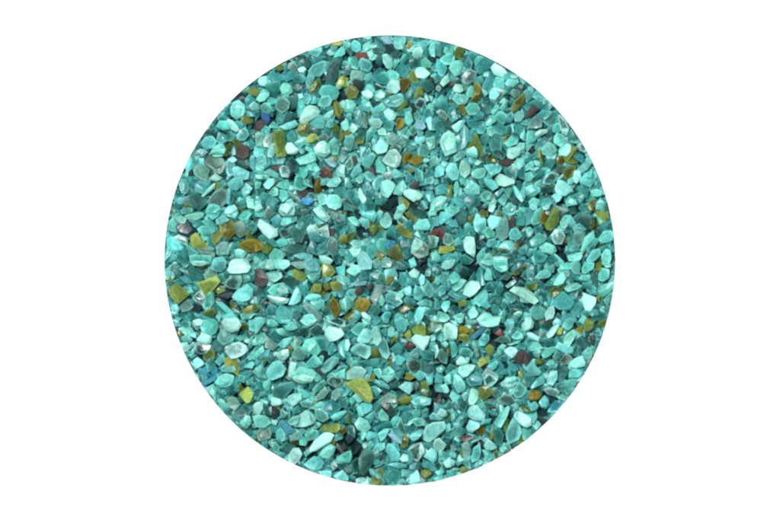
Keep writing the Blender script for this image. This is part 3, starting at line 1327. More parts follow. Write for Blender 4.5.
def stone_mesh(P, th, r, bev=.1, sharp=False):
    """P outline round the origin. returns verts (n,3), faces, rho (0 centre, 1 edge)"""
    P = rough_outline(P, r)
    n = len(P)
    size = math.sqrt(max(centroid(P)[1], 4))
    pts = []
    ph = r.uniform(0, 6.28); wob = r.uniform(.0, .28) * th
    for i, p in enumerate(P):
        a = math.atan2(p[1], p[0])
        z = wob * math.sin(a + ph) + r.uniform(-.12, .12) * th
        pts.append((p[0], p[1], z + th * .08)); 
        if r.random() < .55: pts.append((p[0] * .96, p[1] * .96, z - th * .3))
    # crown of the stone: a skewed plateau, a ridge or a broken slope
    k = r.random(); off = np.array([r.uniform(-.2, .2), r.uniform(-.2, .2)]) * size
    if k < .22:
        a = r.uniform(0, 6.28); d = np.array([math.cos(a), math.sin(a)]) * size
        for s, h in ((r.uniform(.15, .4), 1), (-r.uniform(.15, .4), r.uniform(.65, 1))):
            q = off + d * s; pts.append((q[0], q[1], th * .55 * h))
        q = off + np.array([-d[1], d[0]]) * r.uniform(-.25, .25); pts.append((q[0], q[1], th * .5 * r.uniform(.7, 1)))
    else:
        tx, ty = r.uniform(-.4, .4), r.uniform(-.4, .4)
        for p in P:
            if r.random() < .28: continue
            f = r.uniform(.5, .82)
            q = p * f + off
            pts.append((q[0], q[1], th * (.5 + tx * p[0] / size + ty * p[1] / size) * r.uniform(.88, 1.05)))
    for p in P:
        if r.random() < .5: continue
        f = r.uniform(.4, .75); pts.append((p[0] * f, p[1] * f, -th * .5 * r.uniform(.8, 1)))
    pts.append((0, 0, -th * .5))
    bm = bmesh.new()
    for p in pts: bm.verts.new(p)
    res = bmesh.ops.convex_hull(bm, input=bm.verts[:])
    junk = [g for g in res.get('geom_interior', []) + res.get('geom_unused', []) if isinstance(g, bmesh.types.BMVert)]
    if junk: bmesh.ops.delete(bm, geom=list(set(junk)), context='VERTS')
    bmesh.ops.dissolve_limit(bm, angle_limit=math.radians(9), verts=bm.verts[:], edges=bm.edges[:])
    bmesh.ops.remove_doubles(bm, verts=bm.verts[:], dist=size * .05)
    try:
        bmesh.ops.bevel(bm, geom=bm.edges[:], offset=size * bev, segments=2, profile=.6, affect='EDGES', clamp_overlap=True)
    except Exception: pass
    bmesh.ops.triangulate(bm, faces=[f for f in bm.faces if len(f.verts) > 4])
    bmesh.ops.remove_doubles(bm, verts=bm.verts[:], dist=size * .004)
    bm.verts.index_update()
    V = np.array([v.co[:] for v in bm.verts]); F = [[v.index for v in f.verts] for f in bm.faces]
    bm.free()
    ang = np.arctan2(P[:, 1], P[:, 0]); rad = np.hypot(P[:, 0], P[:, 1]); o = np.argsort(ang)
    va = np.arctan2(V[:, 1], V[:, 0]); vr = np.hypot(V[:, 0], V[:, 1])
    rho = vr / np.maximum(np.interp(va, ang[o], rad[o], period=2 * math.pi), .5)
    return V, F, np.clip(rho, 0, 1.1)

def clip_to_recess(V, F, rho):
    """stones at the rim are cut flush with the wall of the recess"""
    d = np.hypot(V[:, 0], V[:, 1])
    if d.max() < R - .15: return V, F, rho
    c = V.mean(0); cl = math.hypot(c[0], c[1]); nx, ny = c[0] / cl, c[1] / cl
    if d.min() > R - 1.0: return None
    bm = bmesh.new(); L = bm.verts.layers.float.new('rho')
    vs = [bm.verts.new(v) for v in V]
    for v, q in zip(vs, rho): v[L] = q
    for f in F:
        try: bm.faces.new([vs[i] for i in f])
        except ValueError: pass
    r_ = bmesh.ops.bisect_plane(bm, geom=bm.verts[:] + bm.edges[:] + bm.faces[:], dist=1e-4,
                                plane_co=(nx * (R - .15), ny * (R - .15), 0), plane_no=(nx, ny, 0), clear_outer=True)
    ed = [g for g in r_['geom_cut'] if isinstance(g, bmesh.types.BMEdge)]
    if ed:
        try: bmesh.ops.contextual_create(bm, geom=ed)
        except Exception: pass
    bm.verts.index_update()
    if len(bm.verts) < 4: bm.free(); return None
    V = np.array([v.co[:] for v in bm.verts]); rho = np.array([v[L] for v in bm.verts])
    F = [[v.index for v in f.verts] for f in bm.faces]; bm.free()
    return V, F, rho

# ---------------------------------------------------------------- colours (linear)
def srgb(r, g, b):
    f = lambda c: (c / 255 / 12.92) if c <= 10 else ((c / 255 + .055) / 1.055) ** 2.4
    return np.array([f(r), f(g), f(b)])
BASE = {
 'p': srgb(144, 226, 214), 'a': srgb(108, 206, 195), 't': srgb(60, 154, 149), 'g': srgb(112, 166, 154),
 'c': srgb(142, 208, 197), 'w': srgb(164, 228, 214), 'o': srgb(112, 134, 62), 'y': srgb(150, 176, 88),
 'm': srgb(124, 118, 32), 'b': srgb(66, 60, 58), 'r': srgb(94, 56, 52), 'k': srgb(14, 42, 46),  # the blackish tone also paints shade in the hollows
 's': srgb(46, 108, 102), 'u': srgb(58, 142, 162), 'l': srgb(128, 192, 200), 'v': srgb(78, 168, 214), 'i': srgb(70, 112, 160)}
def stone_colour(c, r):
    v = BASE[c].copy()
    v *= r.uniform(.82, 1.12)
    k = .3 if c in 'mywb' else 1
    v *= np.array([1 + k * r.uniform(-.22, .25), r.uniform(.96, 1.03), 1 + k * r.uniform(-.07, .07)])
    return np.clip(v, 0, .93)
CLEAR = {'p': .3, 'a': .45, 't': .5, 'g': .6, 'c': .8, 'w': .0, 'o': .5, 'y': .45, 'm': .55, 'b': .15, 'r': .2, 'k': 0, 's': .5, 'u': .3, 'l': .3, 'v': .2, 'i': .3}

# ---------------------------------------------------------------- materials
def stone_material(name, rough, milky, spec=.5, sss=0):
    m = bpy.data.materials.new(name); m.use_nodes = True
    nt = m.node_tree; N = nt.nodes; L = nt.links
    b = N['Principled BSDF']
    tc = N.new('ShaderNodeTexCoord')
    at = N.new('ShaderNodeAttribute'); at.attribute_name = 'tint'
    ar = N.new('ShaderNodeAttribute'); ar.attribute_name = 'edge'
    ac = N.new('ShaderNodeAttribute'); ac.attribute_name = 'clear'
    geo = N.new('ShaderNodeNewGeometry')
    n1 = N.new('ShaderNodeTexNoise'); n1.inputs['Scale'].default_value = 300; n1.inputs['Detail'].default_value = 3; n1.inputs['Roughness'].default_value = .5
    L.new(geo.outputs['Position'], n1.inputs['Vector'])
    n2 = N.new('ShaderNodeTexNoise'); n2.inputs['Scale'].default_value = 900; n2.inputs['Detail'].default_value = 3
    L.new(geo.outputs['Position'], n2.inputs['Vector'])
    # frosted, abraded edge is milkier than the middle of a face
    er = N.new('ShaderNodeMapRange'); er.inputs['From Min'].default_value = .62; er.inputs['From Max'].default_value = 1.0
    er.interpolation_type = 'SMOOTHSTEP'
    L.new(ar.outputs['Fac'], er.inputs['Value'])
    vr = N.new('ShaderNodeMapRange'); vr.inputs['From Min'].default_value = .3; vr.inputs['From Max'].default_value = .7
    vr.inputs['To Min'].default_value = .80; vr.inputs['To Max'].default_value = 1.2
    L.new(n1.outputs['Fac'], vr.inputs['Value'])
    mul = N.new('ShaderNodeMix'); mul.data_type = 'RGBA'; mul.blend_type = 'MULTIPLY'; mul.inputs['Factor'].default_value = 1
    L.new(at.outputs['Color'], mul.inputs['A']); L.new(vr.outputs['Result'], mul.inputs['B'])
    em = N.new('ShaderNodeMath'); em.operation = 'MULTIPLY'; em.inputs[1].default_value = milky
    L.new(er.outputs['Result'], em.inputs[0])
    mx = N.new('ShaderNodeMix'); mx.data_type = 'RGBA'
    gm = N.new('ShaderNodeGamma'); gm.inputs['Gamma'].default_value = .5
    L.new(at.outputs['Color'], gm.inputs['Color']); L.new(gm.outputs['Color'], mx.inputs['B'])
    L.new(em.outputs[0], mx.inputs['Factor']); L.new(mul.outputs['Result'], mx.inputs['A'])
    L.new(mx.outputs['Result'], b.inputs['Base Color'])
    inv = N.new('ShaderNodeMath'); inv.operation = 'SUBTRACT'; inv.inputs[0].default_value = 1
    L.new(er.outputs['Result'], inv.inputs[1])
    tr = N.new('ShaderNodeMath'); tr.operation = 'MULTIPLY'
    L.new(inv.outputs[0], tr.inputs[0]); L.new(ac.outputs['Fac'], tr.inputs[1])
    L.new(tr.outputs[0], b.inputs['Transmission Weight'])
    b.inputs['IOR'].default_value = 1.45
    if sss:
        b.inputs['Subsurface Weight'].default_value = sss
        b.inputs['Subsurface Radius'].default_value = (.5, 1.0, .95)
        b.inputs['Subsurface Scale'].default_value = .003
    b.inputs['Specular IOR Level'].default_value = spec
    rr = N.new('ShaderNodeMapRange'); rr.inputs['From Min'].default_value = .35; rr.inputs['From Max'].default_value = .65
    rr.inputs['To Min'].default_value = rough - .1; rr.inputs['To Max'].default_value = rough + .15
    L.new(n1.outputs['Fac'], rr.inputs['Value']); L.new(rr.outputs['Result'], b.inputs['Roughness'])
    bp = N.new('ShaderNodeBump'); bp.inputs['Strength'].default_value = .5; bp.inputs['Distance'].default_value = .0007
    ad = N.new('ShaderNodeMath'); ad.operation = 'MULTIPLY_ADD'; ad.inputs[1].default_value = .15
    L.new(n2.outputs['Fac'], ad.inputs[0]); L.new(n1.outputs['Fac'], ad.inputs[2])
    L.new(ad.outputs[0], bp.inputs['Height']); L.new(bp.outputs['Normal'], b.inputs['Normal'])
    return m
M_FROST = stone_material('frosted_glass', .30, .22, sss=.75)
M_CLEAR = stone_material('clear_glass', .18, .25, sss=.2)
M_COLOUR = stone_material('coloured_glass', .26, .06, sss=.4)
M_STONE = stone_material('dark_stone_and_shade', .34, .1, .5)  # also on the dark deep chips that stand in for shade
M_WHITE = stone_material('milk_glass', .3, .1, sss=.5)
MAT = dict(p=M_FROST, a=M_FROST, t=M_FROST, g=M_FROST, c=M_CLEAR, w=M_WHITE, o=M_COLOUR, y=M_COLOUR, m=M_COLOUR,
           b=M_STONE, r=M_STONE, k=M_STONE, s=M_STONE, u=M_COLOUR, l=M_FROST, v=M_COLOUR, i=M_COLOUR)

# ---------------------------------------------------------------- laying the stones on a height field
G = 470; HALF = G // 2
H = np.full((G, G), -26.0); ID = np.full((G, G), -1, int)
yy, xx = np.mgrid[0:G, 0:G]; XX = xx - HALF + .5; YY = yy - HALF + .5
def inside(P, X, Y):
    r = np.zeros(X.shape, bool); n = len(P)
    for i in range(n):
        x1, y1 = P[i]; x2, y2 = P[(i + 1) % n]
        if y1 == y2: continue
        c = ((Y >= y1) != (Y >= y2)) & (X < (x2 - x1) * (Y - y1) / (y2 - y1) + x1)
        r ^= c
    return r
stones = []
def lay(c, P, th, pct, tilt, r, kind, proto=None):
    cen, area = centroid(P)
    Q = P - cen
    rmax = np.hypot(Q[:, 0], Q[:, 1]).max()
    i0, i1 = int(cen[0] - rmax + HALF - 1), int(cen[0] + rmax + HALF + 2)
    j0, j1 = int(cen[1] - rmax + HALF - 1), int(cen[1] + rmax + HALF + 2)
    i0, j0 = max(i0, 0), max(j0, 0); i1, j1 = min(i1, G), min(j1, G)
    X = XX[j0:j1, i0:i1] - cen[0]; Y = YY[j0:j1, i0:i1] - cen[1]
    m = inside(Q, X, Y)
    if m.sum() < 4: return
    ang = np.arctan2(Q[:, 1], Q[:, 0]); rad = np.hypot(Q[:, 0], Q[:, 1]); o = np.argsort(ang)
    rho = np.hypot(X, Y) / np.maximum(np.interp(np.arctan2(Y, X), ang[o], rad[o], period=2 * math.pi), .5)
    bot = -th * .5 * np.clip(1.25 * (1 - rho ** 2), 0, 1); top = th * .5 * np.clip(1.4 * (1 - rho ** 2.5), .1, 1)
    h = H[j0:j1, i0:i1]
    # lie along the ground below
    A = np.c_[X[m], Y[m], np.ones(m.sum())]
    sx, sy, _ = np.linalg.lstsq(A, h[m], rcond=None)[0]
    lim = .35; sx = max(-lim, min(lim, sx * .6)) + r.gauss(0, tilt); sy = max(-lim, min(lim, sy * .6)) + r.gauss(0, tilt)
    pl = sx * X + sy * Y
    z = np.percentile((h - bot - pl)[m], pct)
    newtop = z + pl + top
    k = m & (newtop > h)
    sid = len(stones)
    h[k] = newtop[k]; ID[j0:j1, i0:i1][k] = sid
    stones.append(dict(c=c, P=Q, cen=cen, z=z, sx=sx, sy=sy, th=th, area=area, kind=kind, seed=r.randrange(1 << 30), proto=proto))

def random_outline(r, a):
    n = r.choice([4, 5, 5, 6, 6]); asp = r.choice([1.05, 1.2, 1.4, 1.7, 2.3]); rot = r.uniform(0, 6.28)
    ang = sorted([i * 6.283 / n + r.uniform(-.38, .38) for i in range(n)])
    P = np.array([(math.cos(t) * r.uniform(.8, 1.15) * asp ** .5, math.sin(t) * r.uniform(.8, 1.15) / asp ** .5) for t in ang])
    c, s = math.cos(rot), math.sin(rot)
    return P @ np.array([[c, s], [-s, c]]) * a

traced = read_outlines()
mask = np.zeros((G, G), bool)
for c, P in traced: mask |= inside(P, XX, YY)
disc = XX ** 2 + YY ** 2 < R * R
rnd = random.Random(5)
protos = []
def proto_outline(i, a):
    return protos[i][0] * a
for i in range(70):
    P = random_outline(rnd, 1.0) * 6
    V, F, rho = stone_mesh(P, 6.0, rnd, bev=rnd.uniform(.02, .055))
    protos.append((P / 6, V / 6, F, rho))
def lay_filler(x, y, a, c, pct, tilt, kind):
    i = rnd.randrange(len(protos)); ro = rnd.uniform(0, 6.28)
    cs, sn = math.cos(ro), math.sin(ro)
    P = protos[i][0] @ np.array([[cs, sn], [-sn, cs]]) * a
    lay(c, P + np.array([x, y]), a * rnd.uniform(.8, 1.15), pct, tilt, rnd, kind, proto=(i, ro, a))
# places where the photograph looks down into dark hollows of the heap
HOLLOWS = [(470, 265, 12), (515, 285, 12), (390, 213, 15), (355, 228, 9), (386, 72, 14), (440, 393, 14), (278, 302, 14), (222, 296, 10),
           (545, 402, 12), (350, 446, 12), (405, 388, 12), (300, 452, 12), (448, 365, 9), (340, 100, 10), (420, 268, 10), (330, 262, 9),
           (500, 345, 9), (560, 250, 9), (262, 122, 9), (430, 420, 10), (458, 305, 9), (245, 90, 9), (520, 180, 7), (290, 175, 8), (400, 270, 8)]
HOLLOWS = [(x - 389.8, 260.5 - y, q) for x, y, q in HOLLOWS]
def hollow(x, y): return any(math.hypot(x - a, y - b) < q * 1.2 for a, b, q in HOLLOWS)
# two loose layers that carry the rest, dropped where the heap is lowest
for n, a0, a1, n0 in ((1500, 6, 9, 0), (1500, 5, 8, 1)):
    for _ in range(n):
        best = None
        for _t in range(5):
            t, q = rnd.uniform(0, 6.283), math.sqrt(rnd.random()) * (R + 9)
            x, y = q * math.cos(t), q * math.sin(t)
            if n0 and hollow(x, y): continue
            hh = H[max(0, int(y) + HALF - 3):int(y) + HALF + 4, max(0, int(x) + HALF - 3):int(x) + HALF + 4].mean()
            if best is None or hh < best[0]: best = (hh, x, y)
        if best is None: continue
        dk = hollow(best[1], best[2])  # chips in hollows mostly near-black, shade painted in by their colour
        lay_filler(best[1], best[2], rnd.uniform(a0, a1), 'k' if dk and rnd.random() < .75 else rnd.choices('tasko', (6, 1.5, 2.6, 1.6, .8) if n0 == 0 else (7, 3, 1.6, .6, .4))[0], 62, .16, 'deep')  # dark colour mix of the deep layers paints in crevice shade
# small chips wherever the large ones leave a gap
gap = np.argwhere((XX ** 2 + YY ** 2 < (R + 8) ** 2) & ~mask)
for _ in range(1350):
    j, i = gap[rnd.randrange(len(gap))]
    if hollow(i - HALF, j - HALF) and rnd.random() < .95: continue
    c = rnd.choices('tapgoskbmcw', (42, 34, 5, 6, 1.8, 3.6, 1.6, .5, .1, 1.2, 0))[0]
    lay_filler(i - HALF + .5 + rnd.uniform(-.5, .5), j - HALF + .5, rnd.uniform(2.6, 5.2), c, 46, .2, 'gap')
# chips packed level against the wall of the recess
lvl = np.percentile(H[disc], 55)
for _ in range(2600):
    t, q = rnd.uniform(0, 6.283), rnd.uniform(R - 5, R + 6)
    x, y = q * math.cos(t), q * math.sin(t); j, i = int(y) + HALF, int(x) + HALF
    if not (3 < i < G - 4 and 3 < j < G - 4) or H[j - 2:j + 3, i - 2:i + 3].mean() > lvl - 2.5: continue
    lay_filler(x, y, rnd.uniform(3, 5), rnd.choices('taps', (6, 5, 1, 1))[0], 60, .15, 'gap')
# the traced stones, the shaded low ones first, the bright ones on top
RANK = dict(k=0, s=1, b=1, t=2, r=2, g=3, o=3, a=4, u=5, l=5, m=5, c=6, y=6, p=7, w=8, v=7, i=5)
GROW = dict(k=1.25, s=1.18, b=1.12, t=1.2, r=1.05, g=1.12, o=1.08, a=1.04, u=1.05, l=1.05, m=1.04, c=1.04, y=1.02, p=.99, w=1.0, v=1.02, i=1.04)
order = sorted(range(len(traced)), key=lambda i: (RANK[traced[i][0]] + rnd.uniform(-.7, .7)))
Hb = np.percentile(H[disc], 60)
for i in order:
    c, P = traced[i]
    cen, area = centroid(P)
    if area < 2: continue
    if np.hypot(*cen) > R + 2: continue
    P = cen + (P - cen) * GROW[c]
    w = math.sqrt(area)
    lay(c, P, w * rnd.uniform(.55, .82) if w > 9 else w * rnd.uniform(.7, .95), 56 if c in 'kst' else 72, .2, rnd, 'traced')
vis = np.bincount(ID[disc & (ID >= 0)], minlength=len(stones))
ZOFF = -np.percentile(H[disc], 50)
print('stones', len(stones), 'gravel surface spread', np.percentile(H[disc], [1, 25, 50, 75, 97, 100]), 'visible', (vis > 0).sum())

def world_mesh(s):
    r = random.Random(s['seed'])
    if s['proto']:
        i, ro, a = s['proto']; _, V, F, rho = protos[i]
        V = V.copy() * a; V[:, 2] *= s['th'] / a; c, sn = math.cos(ro), math.sin(ro)
        V[:, :2] = V[:, :2] @ np.array([[c, sn], [-sn, c]])
    else:
        V, F, rho = stone_mesh(s['P'], s['th'], r, bev=r.uniform(.018, .05))
        V = V.copy()
    V[:, 2] += s['sx'] * V[:, 0] + s['sy'] * V[:, 1] + s['z'] + ZOFF
    V[:, :2] += s['cen']
    if np.hypot(V[:, 0], V[:, 1]).max() > R - 2: V[:, 2] -= max(0, V[:, 2].max() - 1.6)   # level with the board at the rim
    res = clip_to_recess(V, F, rho)
    if res is None: return None
    V, F, rho = res
    tint = stone_colour(s['c'], r)
    cl = CLEAR[s['c']] * r.uniform(.4, 1.6)
    return V, F, rho, tint, min(cl, .95)

def make_object(name, parts, mats, origin):
    me = bpy.data.meshes.new(name)
    V = np.concatenate([p[0] for p in parts]) - origin
    F = []; mi = []; o = 0
    for p, m in zip(parts, mats):
        F += [[i + o for i in f] for f in p[1]]; mi += [m[1]] * len(p[1]); o += len(p[0])
    me.from_pydata((V * S).tolist(), [], F)
    used = []
    for m in mats:
        if m[0] not in used: used.append(m[0])
    for m in used: me.materials.append(m)
    ix = {m: k for k, m in enumerate(used)}
    fi = []
    for p, m in zip(parts, mats): fi += [ix[m[0]]] * len(p[1])
    me.polygons.foreach_set('material_index', fi)
    me.polygons.foreach_set('use_smooth', [True] * len(F))
    a = me.attributes.new('tint', 'FLOAT_COLOR', 'POINT')
    a.data.foreach_set('color', np.concatenate([np.tile(np.append(p[3], 1.0), (len(p[0]), 1)) for p in parts]).ravel())
    a = me.attributes.new('edge', 'FLOAT', 'POINT'); a.data.foreach_set('value', np.concatenate([p[2] for p in parts]))
    a = me.attributes.new('clear', 'FLOAT', 'POINT'); a.data.foreach_set('value', np.concatenate([np.full(len(p[0]), p[4]) for p in parts]))
    me.validate(); me.set_sharp_from_angle(angle=math.radians(38)); me.update()
    ob = bpy.data.objects.new(name, me); ob.location = Vector(origin) * S; col.objects.link(ob)
    return ob

# ---------------------------------------------------------------- kinds, groups and labels
KIND = {'p': 'aqua_glass_chip', 'a': 'aqua_glass_chip', 't': 'aqua_glass_chip', 'g': 'smoky_glass_chip', 'c': 'clear_glass_chip',
        'w': 'white_pebble', 'o': 'olive_glass_chip', 'y': 'olive_glass_chip', 'm': 'amber_glass_chip', 'b': 'dark_stone_chip',
        'k': 'dark_stone_chip', 's': 'dark_stone_chip', 'r': 'red_stone_chip', 'u': 'blue_glass_chip', 'l': 'blue_glass_chip', 'v': 'blue_glass_chip', 'i': 'blue_glass_chip'}
GROUP = {'aqua_glass_chip': 'aqua glass chips of the gravel', 'smoky_glass_chip': 'smoky grey-green glass chips in the gravel',
         'clear_glass_chip': 'clear glass chips in the gravel', 'white_pebble': 'milky white pebbles in the gravel',
         'olive_glass_chip': 'olive green glass chips in the gravel', 'amber_glass_chip': 'amber glass chips in the gravel',
         'dark_stone_chip': 'dark stone chips in the gravel', 'red_stone_chip': 'reddish stone chips in the gravel',
         'blue_glass_chip': 'blue glass chips in the gravel'}
CAT = {'aqua_glass_chip': 'glass chip', 'smoky_glass_chip': 'glass chip', 'clear_glass_chip': 'glass chip', 'white_pebble': 'pebble',
       'olive_glass_chip': 'glass chip', 'amber_glass_chip': 'glass chip', 'dark_stone_chip': 'stone chip', 'red_stone_chip': 'stone chip',
       'blue_glass_chip': 'glass chip'}
TONE = {'p': 'pale aqua', 'a': 'aqua', 't': 'deep teal', 'g': 'smoky grey-green', 'c': 'clear', 'w': 'milky white', 'o': 'olive', 'y': 'light olive',
        'm': 'amber', 'b': 'brown', 'k': 'blackish', 's': 'slate grey', 'r': 'reddish', 'u': 'blue', 'l': 'bluish white', 'v': 'vivid blue', 'i': 'indigo blue'}
NOUN = {'white_pebble': 'pebble', 'dark_stone_chip': 'stone chip', 'red_stone_chip': 'stone chip'}
def look(s):
    P = s['P']; A = P - P.mean(0)
    w, v = np.linalg.eigh(A.T @ A); asp = math.sqrt(w[1] / max(w[0], 1e-3)); d = v[:, 1]
    ang = math.degrees(math.atan2(d[1], d[0])) % 180
    if asp > 1.7:
        way = 'level' if ang < 22 or ang > 158 else 'leaning right' if ang < 68 else 'upright' if ang < 112 else 'leaning left'
        sh = 'long, ' + way + ','
    elif len(P) <= 4: sh = 'four-cornered'
    elif asp < 1.15: sh = 'roundish'
    else: sh = 'angular'
    sz = 'large ' if s['vis'] > 110 else 'small ' if s['vis'] < 32 else ''
    return (sz + sh + ' ' + TONE[s['c']]).strip() + ' ' + NOUN.get(KIND[s['c']], 'glass chip')
def place(x, y):
    q = math.hypot(x, y) / R
    hr = int(round((math.degrees(math.atan2(x, y)) % 360) / 30)) or 12
    hr = 12 if hr == 0 else hr
    names = 'one two three four five six seven eight nine ten eleven twelve'.split()
    if q < .22: return 'near the middle of the disc'
    if q > .86: return "on the rim at %s o'clock" % names[hr - 1]
    return ("outside" if q > .55 else "inside") + " mid-radius towards %s o'clock" % names[hr - 1]
def way(dx, dy):
    a = (math.degrees(math.atan2(dy, dx)) + 22.5) % 360
    return ['right of', 'above right of', 'above', 'above left of', 'left of', 'below left of', 'below', 'below right of'][int(a // 45)]
# stones that stand out, found by their place, with a name of their own
MARKS = [((337.5, 334), 'bright white pebble', 'bright milk-white rounded pebble, left of centre in the lower half'),
 ((308, 202.5), 'vivid blue chip', 'small vivid blue glass chip left of the middle, in the upper half'),
 ((325, 171.5), 'dark red chip', 'dark red stone chip in the upper left, above right of the vivid blue chip'),
 ((303, 192.5), 'maroon chip', 'maroon-brown angular stone chip touching the vivid blue chip on its upper left'),
 ((390, 244), 'turquoise blue chip', 'bright turquoise-blue chip resting on a dark olive chip near the centre'),
 ((396, 254), 'dark olive triangle', 'dark olive triangular glass chip under the turquoise-blue chip near the centre'),
 ((438.5, 234), 'brick red chip', 'brick red stone chip right of the centre beside a light olive bar'),
 ((447, 250), 'light olive bar', 'light olive bar-shaped glass chip below the brick red chip'),
 ((359, 390), 'tall yellow-green shard', 'large yellow-green triangular glass shard in the lower middle'),
 ((329, 429), 'flat yellow-green sliver', 'flat level yellow-green glass sliver at lower left, above a clear shard'),
 ((319, 440), 'long clear shard', 'long clear glass shard with bright streaks, below the flat yellow-green sliver'),
 ((248, 245), 'golden amber chip', 'golden amber oval glass chip at the left, right of a large olive cube'),
 ((228, 229), 'large olive cube', 'large olive cube-like glass chip with a yellow lower edge at the left'),
 ((186, 229), 'blackish rim chip', 'blackish brown stone chip near the left rim'),
 ((334, 308), 'amber drop', 'amber pointed oval glass chip above the bright white pebble'),
 ((363, 305), 'brown amber chip', 'brown-amber blunt glass chip left of centre in the lower half'),
 ((500, 332), 'dark crimson chip', 'small dark crimson stone chip at the lower right'),
 ((480, 333), 'slanted blue sliver', 'slanted sky-blue glass sliver at the lower right, beside olive chips'),
 ((521, 358), 'rusty brown chip', 'large rusty brown stone chip in the lower right'),
 ((413, 345), 'small rust chip', 'rust-red stone chip tucked under a milky white folded chip'),
 ((421, 343), 'white folded chip', 'milky white folded chip over the rust-red one, below the centre'),
 ((534, 395), 'amber oval near lower rim', 'amber oval glass chip near the lower right rim'),
 ((545, 217), 'orange amber chip', 'orange-amber glass chip at the right, against a curved olive chip'),
 ((553, 219), 'curved olive chip', 'curved light olive glass chip at the right, beside the orange-amber one'),
 ((603, 217), 'olive rim block', 'light olive block of glass at the right rim'),
 ((568, 172), 'yellow-green leaf chip', 'yellow-green leaf-shaped glass chip in the upper right'),
 ((417, 159), 'mustard chip', 'mustard-amber rounded glass chip above the centre'),
 ((405, 84), 'golden brown chip', 'golden brown glass chip at the upper middle, beside a white pebble'),
 ((362, 56), 'red-brown top chip', 'red-brown stone chip near the top rim'),
 ((240, 98), 'black-brown chip', 'black-brown stone chip on the upper left rim'),
 ((265, 117), 'indigo blue chip', 'indigo-blue faceted glass chip in the upper left'),
 ((281, 139), 'tall olive bar', 'tall olive bar of glass in the upper left'),
 ((208, 370), 'blue rim shard', 'large dusty-blue glass shard on the lower left rim'),
 ((207, 340), 'bright white block', 'bright milk-white block of glass at the lower left'),
 ((257, 408), 'tall white block', 'tall milky white block of glass in the lower left'),
 ((274, 413), 'dark brown dot', 'small dark brown stone chip beside the tall white block, lower left'),
 ((289, 427), 'blue lower chip', 'sky-blue angular glass chip in the lower left'),
 ((565, 301), 'bright-edged green chip', 'sea-green glass chip with pale edges at the right below centre'),
 ((589, 302), 'white-edged chip', 'greenish white chip with a bright white edge, at the right'),
 ((460, 52), 'dark olive top chip', 'dark olive glass chip on the top right rim'),
 ((323, 78), 'blackish spike', 'blackish pointed stone chip among pale chips, upper left of the top'),
 ((359, 85), 'black top chip', 'black stone chip below the top rim, left of centre'),
 ((426, 104), 'sparkling chip', 'clear chip with cream-coloured sparkle, upper middle'),
 ((208, 287), 'forked olive chip', 'forked light olive glass chip at the left, below mid-height'),
 ((179, 293), 'olive diamond', 'large olive diamond-shaped glass chip by the left rim'),
 ((464, 330), 'mustard olive chip', 'mustard-olive glass chip in the lower right, above a light olive one'),
 ((495, 222), 'two-tone pale chip', 'pale aqua chip lying on a long smoky chip, right of centre'),
 ((414, 274), 'pinkish white chip', 'pinkish white pebble just right of and below the centre'),
 ((390, 88), 'bright blocky chip', 'bright pale blocky chip in the upper middle, left of the golden brown one')]
for s, v in zip(stones, vis): s['vis'] = int(v)
for k, s in enumerate(stones): s['id'] = k
taken = {}
marks = []
for (px, py), short, lab in MARKS:
    x, y = px - 389.8, 260.5 - py
    best = min((s for s in stones if s['kind'] == 'traced' and s['id'] not in taken and s['c'] != 'a'), key=lambda s: math.hypot(s['cen'][0] - x, s['cen'][1] - y))
    if math.hypot(best['cen'][0] - x, best['cen'][1] - y) > 9: print('mark not found', short); continue
    taken[best['id']] = lab; marks.append((best['cen'], short, best['id']))
# which stones are individuals
aqua = sorted((s for s in stones if KIND[s['c']] == 'aqua_glass_chip'), key=lambda s: -s['vis'])
single = set(s['id'] for s in aqua[:300])
for s in stones:
    if KIND[s['c']] != 'aqua_glass_chip' and (s['kind'] == 'traced' or (s['kind'] == 'gap' and s['vis'] >= 8)): single.add(s['id'])
seen = set(taken.values())
def label(s):
    if s['id'] in taken: return taken[s['id']]
    base = look(s); x, y = s['cen']
    near = sorted(marks, key=lambda m: math.hypot(m[0][0] - x, m[0][1] - y))[:7]
    for c, short, _ in near:
        d = math.hypot(c[0] - x, c[1] - y)
        dist = 'touching and ' if d < 11 else 'just ' if d < 22 else 'a little ' if d < 40 else 'well ' if d < 75 else 'far '
        t = '%s %s%s the %s' % (base, dist, way(x - c[0], y - c[1]), short)
        if len(t.split()) <= 16 and t not in seen: seen.add(t); return t
    for c, short, _ in near:
        t = '%s %s, %s the %s' % (base, place(x, y).replace(' of the disc', ''), way(x - c[0], y - c[1]), short)
        t = ' '.join(t.split())
        if len(t.split()) <= 16 and t not in seen: seen.add(t); return t
    t = '%s %s' % (base, place(x, y)); seen.add(t); return t
stuff = []; smats = []; count = 0
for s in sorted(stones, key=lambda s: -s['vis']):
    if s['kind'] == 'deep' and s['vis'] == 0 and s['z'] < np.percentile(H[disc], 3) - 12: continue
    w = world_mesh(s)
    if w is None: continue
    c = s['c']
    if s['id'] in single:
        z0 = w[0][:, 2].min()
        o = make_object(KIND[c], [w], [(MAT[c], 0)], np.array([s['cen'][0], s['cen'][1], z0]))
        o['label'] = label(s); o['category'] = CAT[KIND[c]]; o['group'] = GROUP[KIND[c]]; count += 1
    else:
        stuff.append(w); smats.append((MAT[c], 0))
o = make_object('aqua_glass_gravel', stuff, smats, np.zeros(3))
o['kind'] = 'stuff'; o['label'] = 'small aqua and teal glass gravel filling the disc between and under the larger chips'; o['category'] = 'gravel'
print('individuals', count, 'in the loose mass', len(stuff))

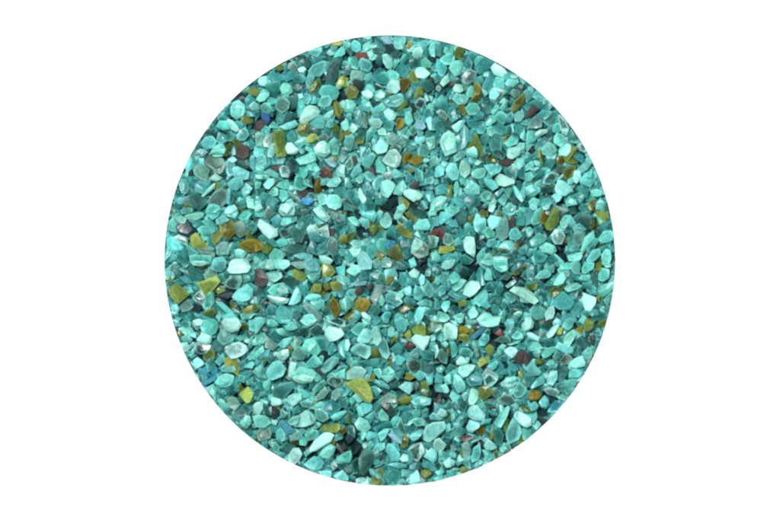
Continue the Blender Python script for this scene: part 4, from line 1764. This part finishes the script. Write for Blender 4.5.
# ---------------------------------------------------------------- white board with the round recess
def plain(name, rgb, rough):
    m = bpy.data.materials.new(name); m.use_nodes = True; nt = m.node_tree; b = nt.nodes['Principled BSDF']
    n = nt.nodes.new('ShaderNodeTexNoise'); n.inputs['Scale'].default_value = 300; n.inputs['Detail'].default_value = 5
    g = nt.nodes.new('ShaderNodeNewGeometry'); nt.links.new(g.outputs['Position'], n.inputs['Vector'])
    r = nt.nodes.new('ShaderNodeMapRange'); r.inputs['To Min'].default_value = .97; r.inputs['To Max'].default_value = 1.0
    nt.links.new(n.outputs['Fac'], r.inputs['Value'])
    m_ = nt.nodes.new('ShaderNodeMix'); m_.data_type = 'RGBA'; m_.blend_type = 'MULTIPLY'; m_.inputs['Factor'].default_value = 1
    m_.inputs['A'].default_value = (*rgb, 1); nt.links.new(r.outputs['Result'], m_.inputs['B'])
    nt.links.new(m_.outputs['Result'], b.inputs['Base Color'])
    b.inputs['Roughness'].default_value = rough; b.inputs['Specular IOR Level'].default_value = .2
    return m
bm = bmesh.new(); n = 256
ring = lambda r, z: [bm.verts.new((r * S * math.cos(i * 2 * math.pi / n), r * S * math.sin(i * 2 * math.pi / n), z * S)) for i in range(n)]
r1 = ring(R, 0); r2 = ring(R, -60); r3 = ring(R + 3500, 0); r4 = ring(R + 3500, -60)
for a, b_ in ((r3, r1), (r1, r2), (r4, r3)):
    for i in range(n):
        j = (i + 1) % n; bm.faces.new((a[i], a[j], b_[j], b_[i]))
bm.faces.new(list(reversed(r4)))
bmesh.ops.recalc_face_normals(bm, faces=bm.faces[:])
me = bpy.data.meshes.new('white_board'); bm.to_mesh(me); bm.free()
me.materials.append(plain('white_card', (.9, .9, .9), .7))
ob = bpy.data.objects.new('white_board', me); col.objects.link(ob); ob['kind'] = 'structure'
bm = bmesh.new(); r1 = ring(R - .2, -26 + ZOFF - 2); bm.faces.new(r1)
me = bpy.data.meshes.new('ground'); bm.to_mesh(me); bm.free()
me.materials.append(plain('dark_teal_bed', (.02, .09, .09), .9))  # floor coloured dark to paint shade into the gaps above it
ob = bpy.data.objects.new('ground', me); col.objects.link(ob); ob['kind'] = 'structure'

# ---------------------------------------------------------------- light and camera
w = bpy.data.worlds.new('World'); scene.world = w; w.use_nodes = True
w.node_tree.nodes['Background'].inputs['Color'].default_value = (1, 1, 1, 1)
w.node_tree.nodes['Background'].inputs['Strength'].default_value = .46
def softbox(name, loc, size, power):
    l = bpy.data.lights.new(name, 'AREA'); l.shape = 'DISK'; l.size = size; l.energy = power
    o = bpy.data.objects.new(name, l); o.location = loc; col.objects.link(o)
    o.rotation_euler = (Vector((0, 0, 0)) - Vector(loc)).to_track_quat('-Z', 'Y').to_euler()
    return o
softbox('softbox', (-.42, .55, 2.3), .8, 76)
cam = bpy.data.cameras.new('camera'); co = bpy.data.objects.new('camera', cam); col.objects.link(co)
D = 4.0
cam.sensor_width = 36; cam.lens = 36 * D / .780; cam.clip_start = .05; cam.clip_end = 100
co.location = ((390 - 389.8) * S, (260.5 - 260) * S, D)
scene.camera = co
scene.view_settings.view_transform = 'Standard'; scene.view_settings.look = 'None'
scene.view_settings.exposure = 0; scene.view_settings.gamma = 1
scene.render.engine = 'CYCLES'
scene.cycles.filter_width = 2.5; scene.cycles.max_bounces = 12; scene.cycles.transmission_bounces = 8; scene.cycles.diffuse_bounces = 6
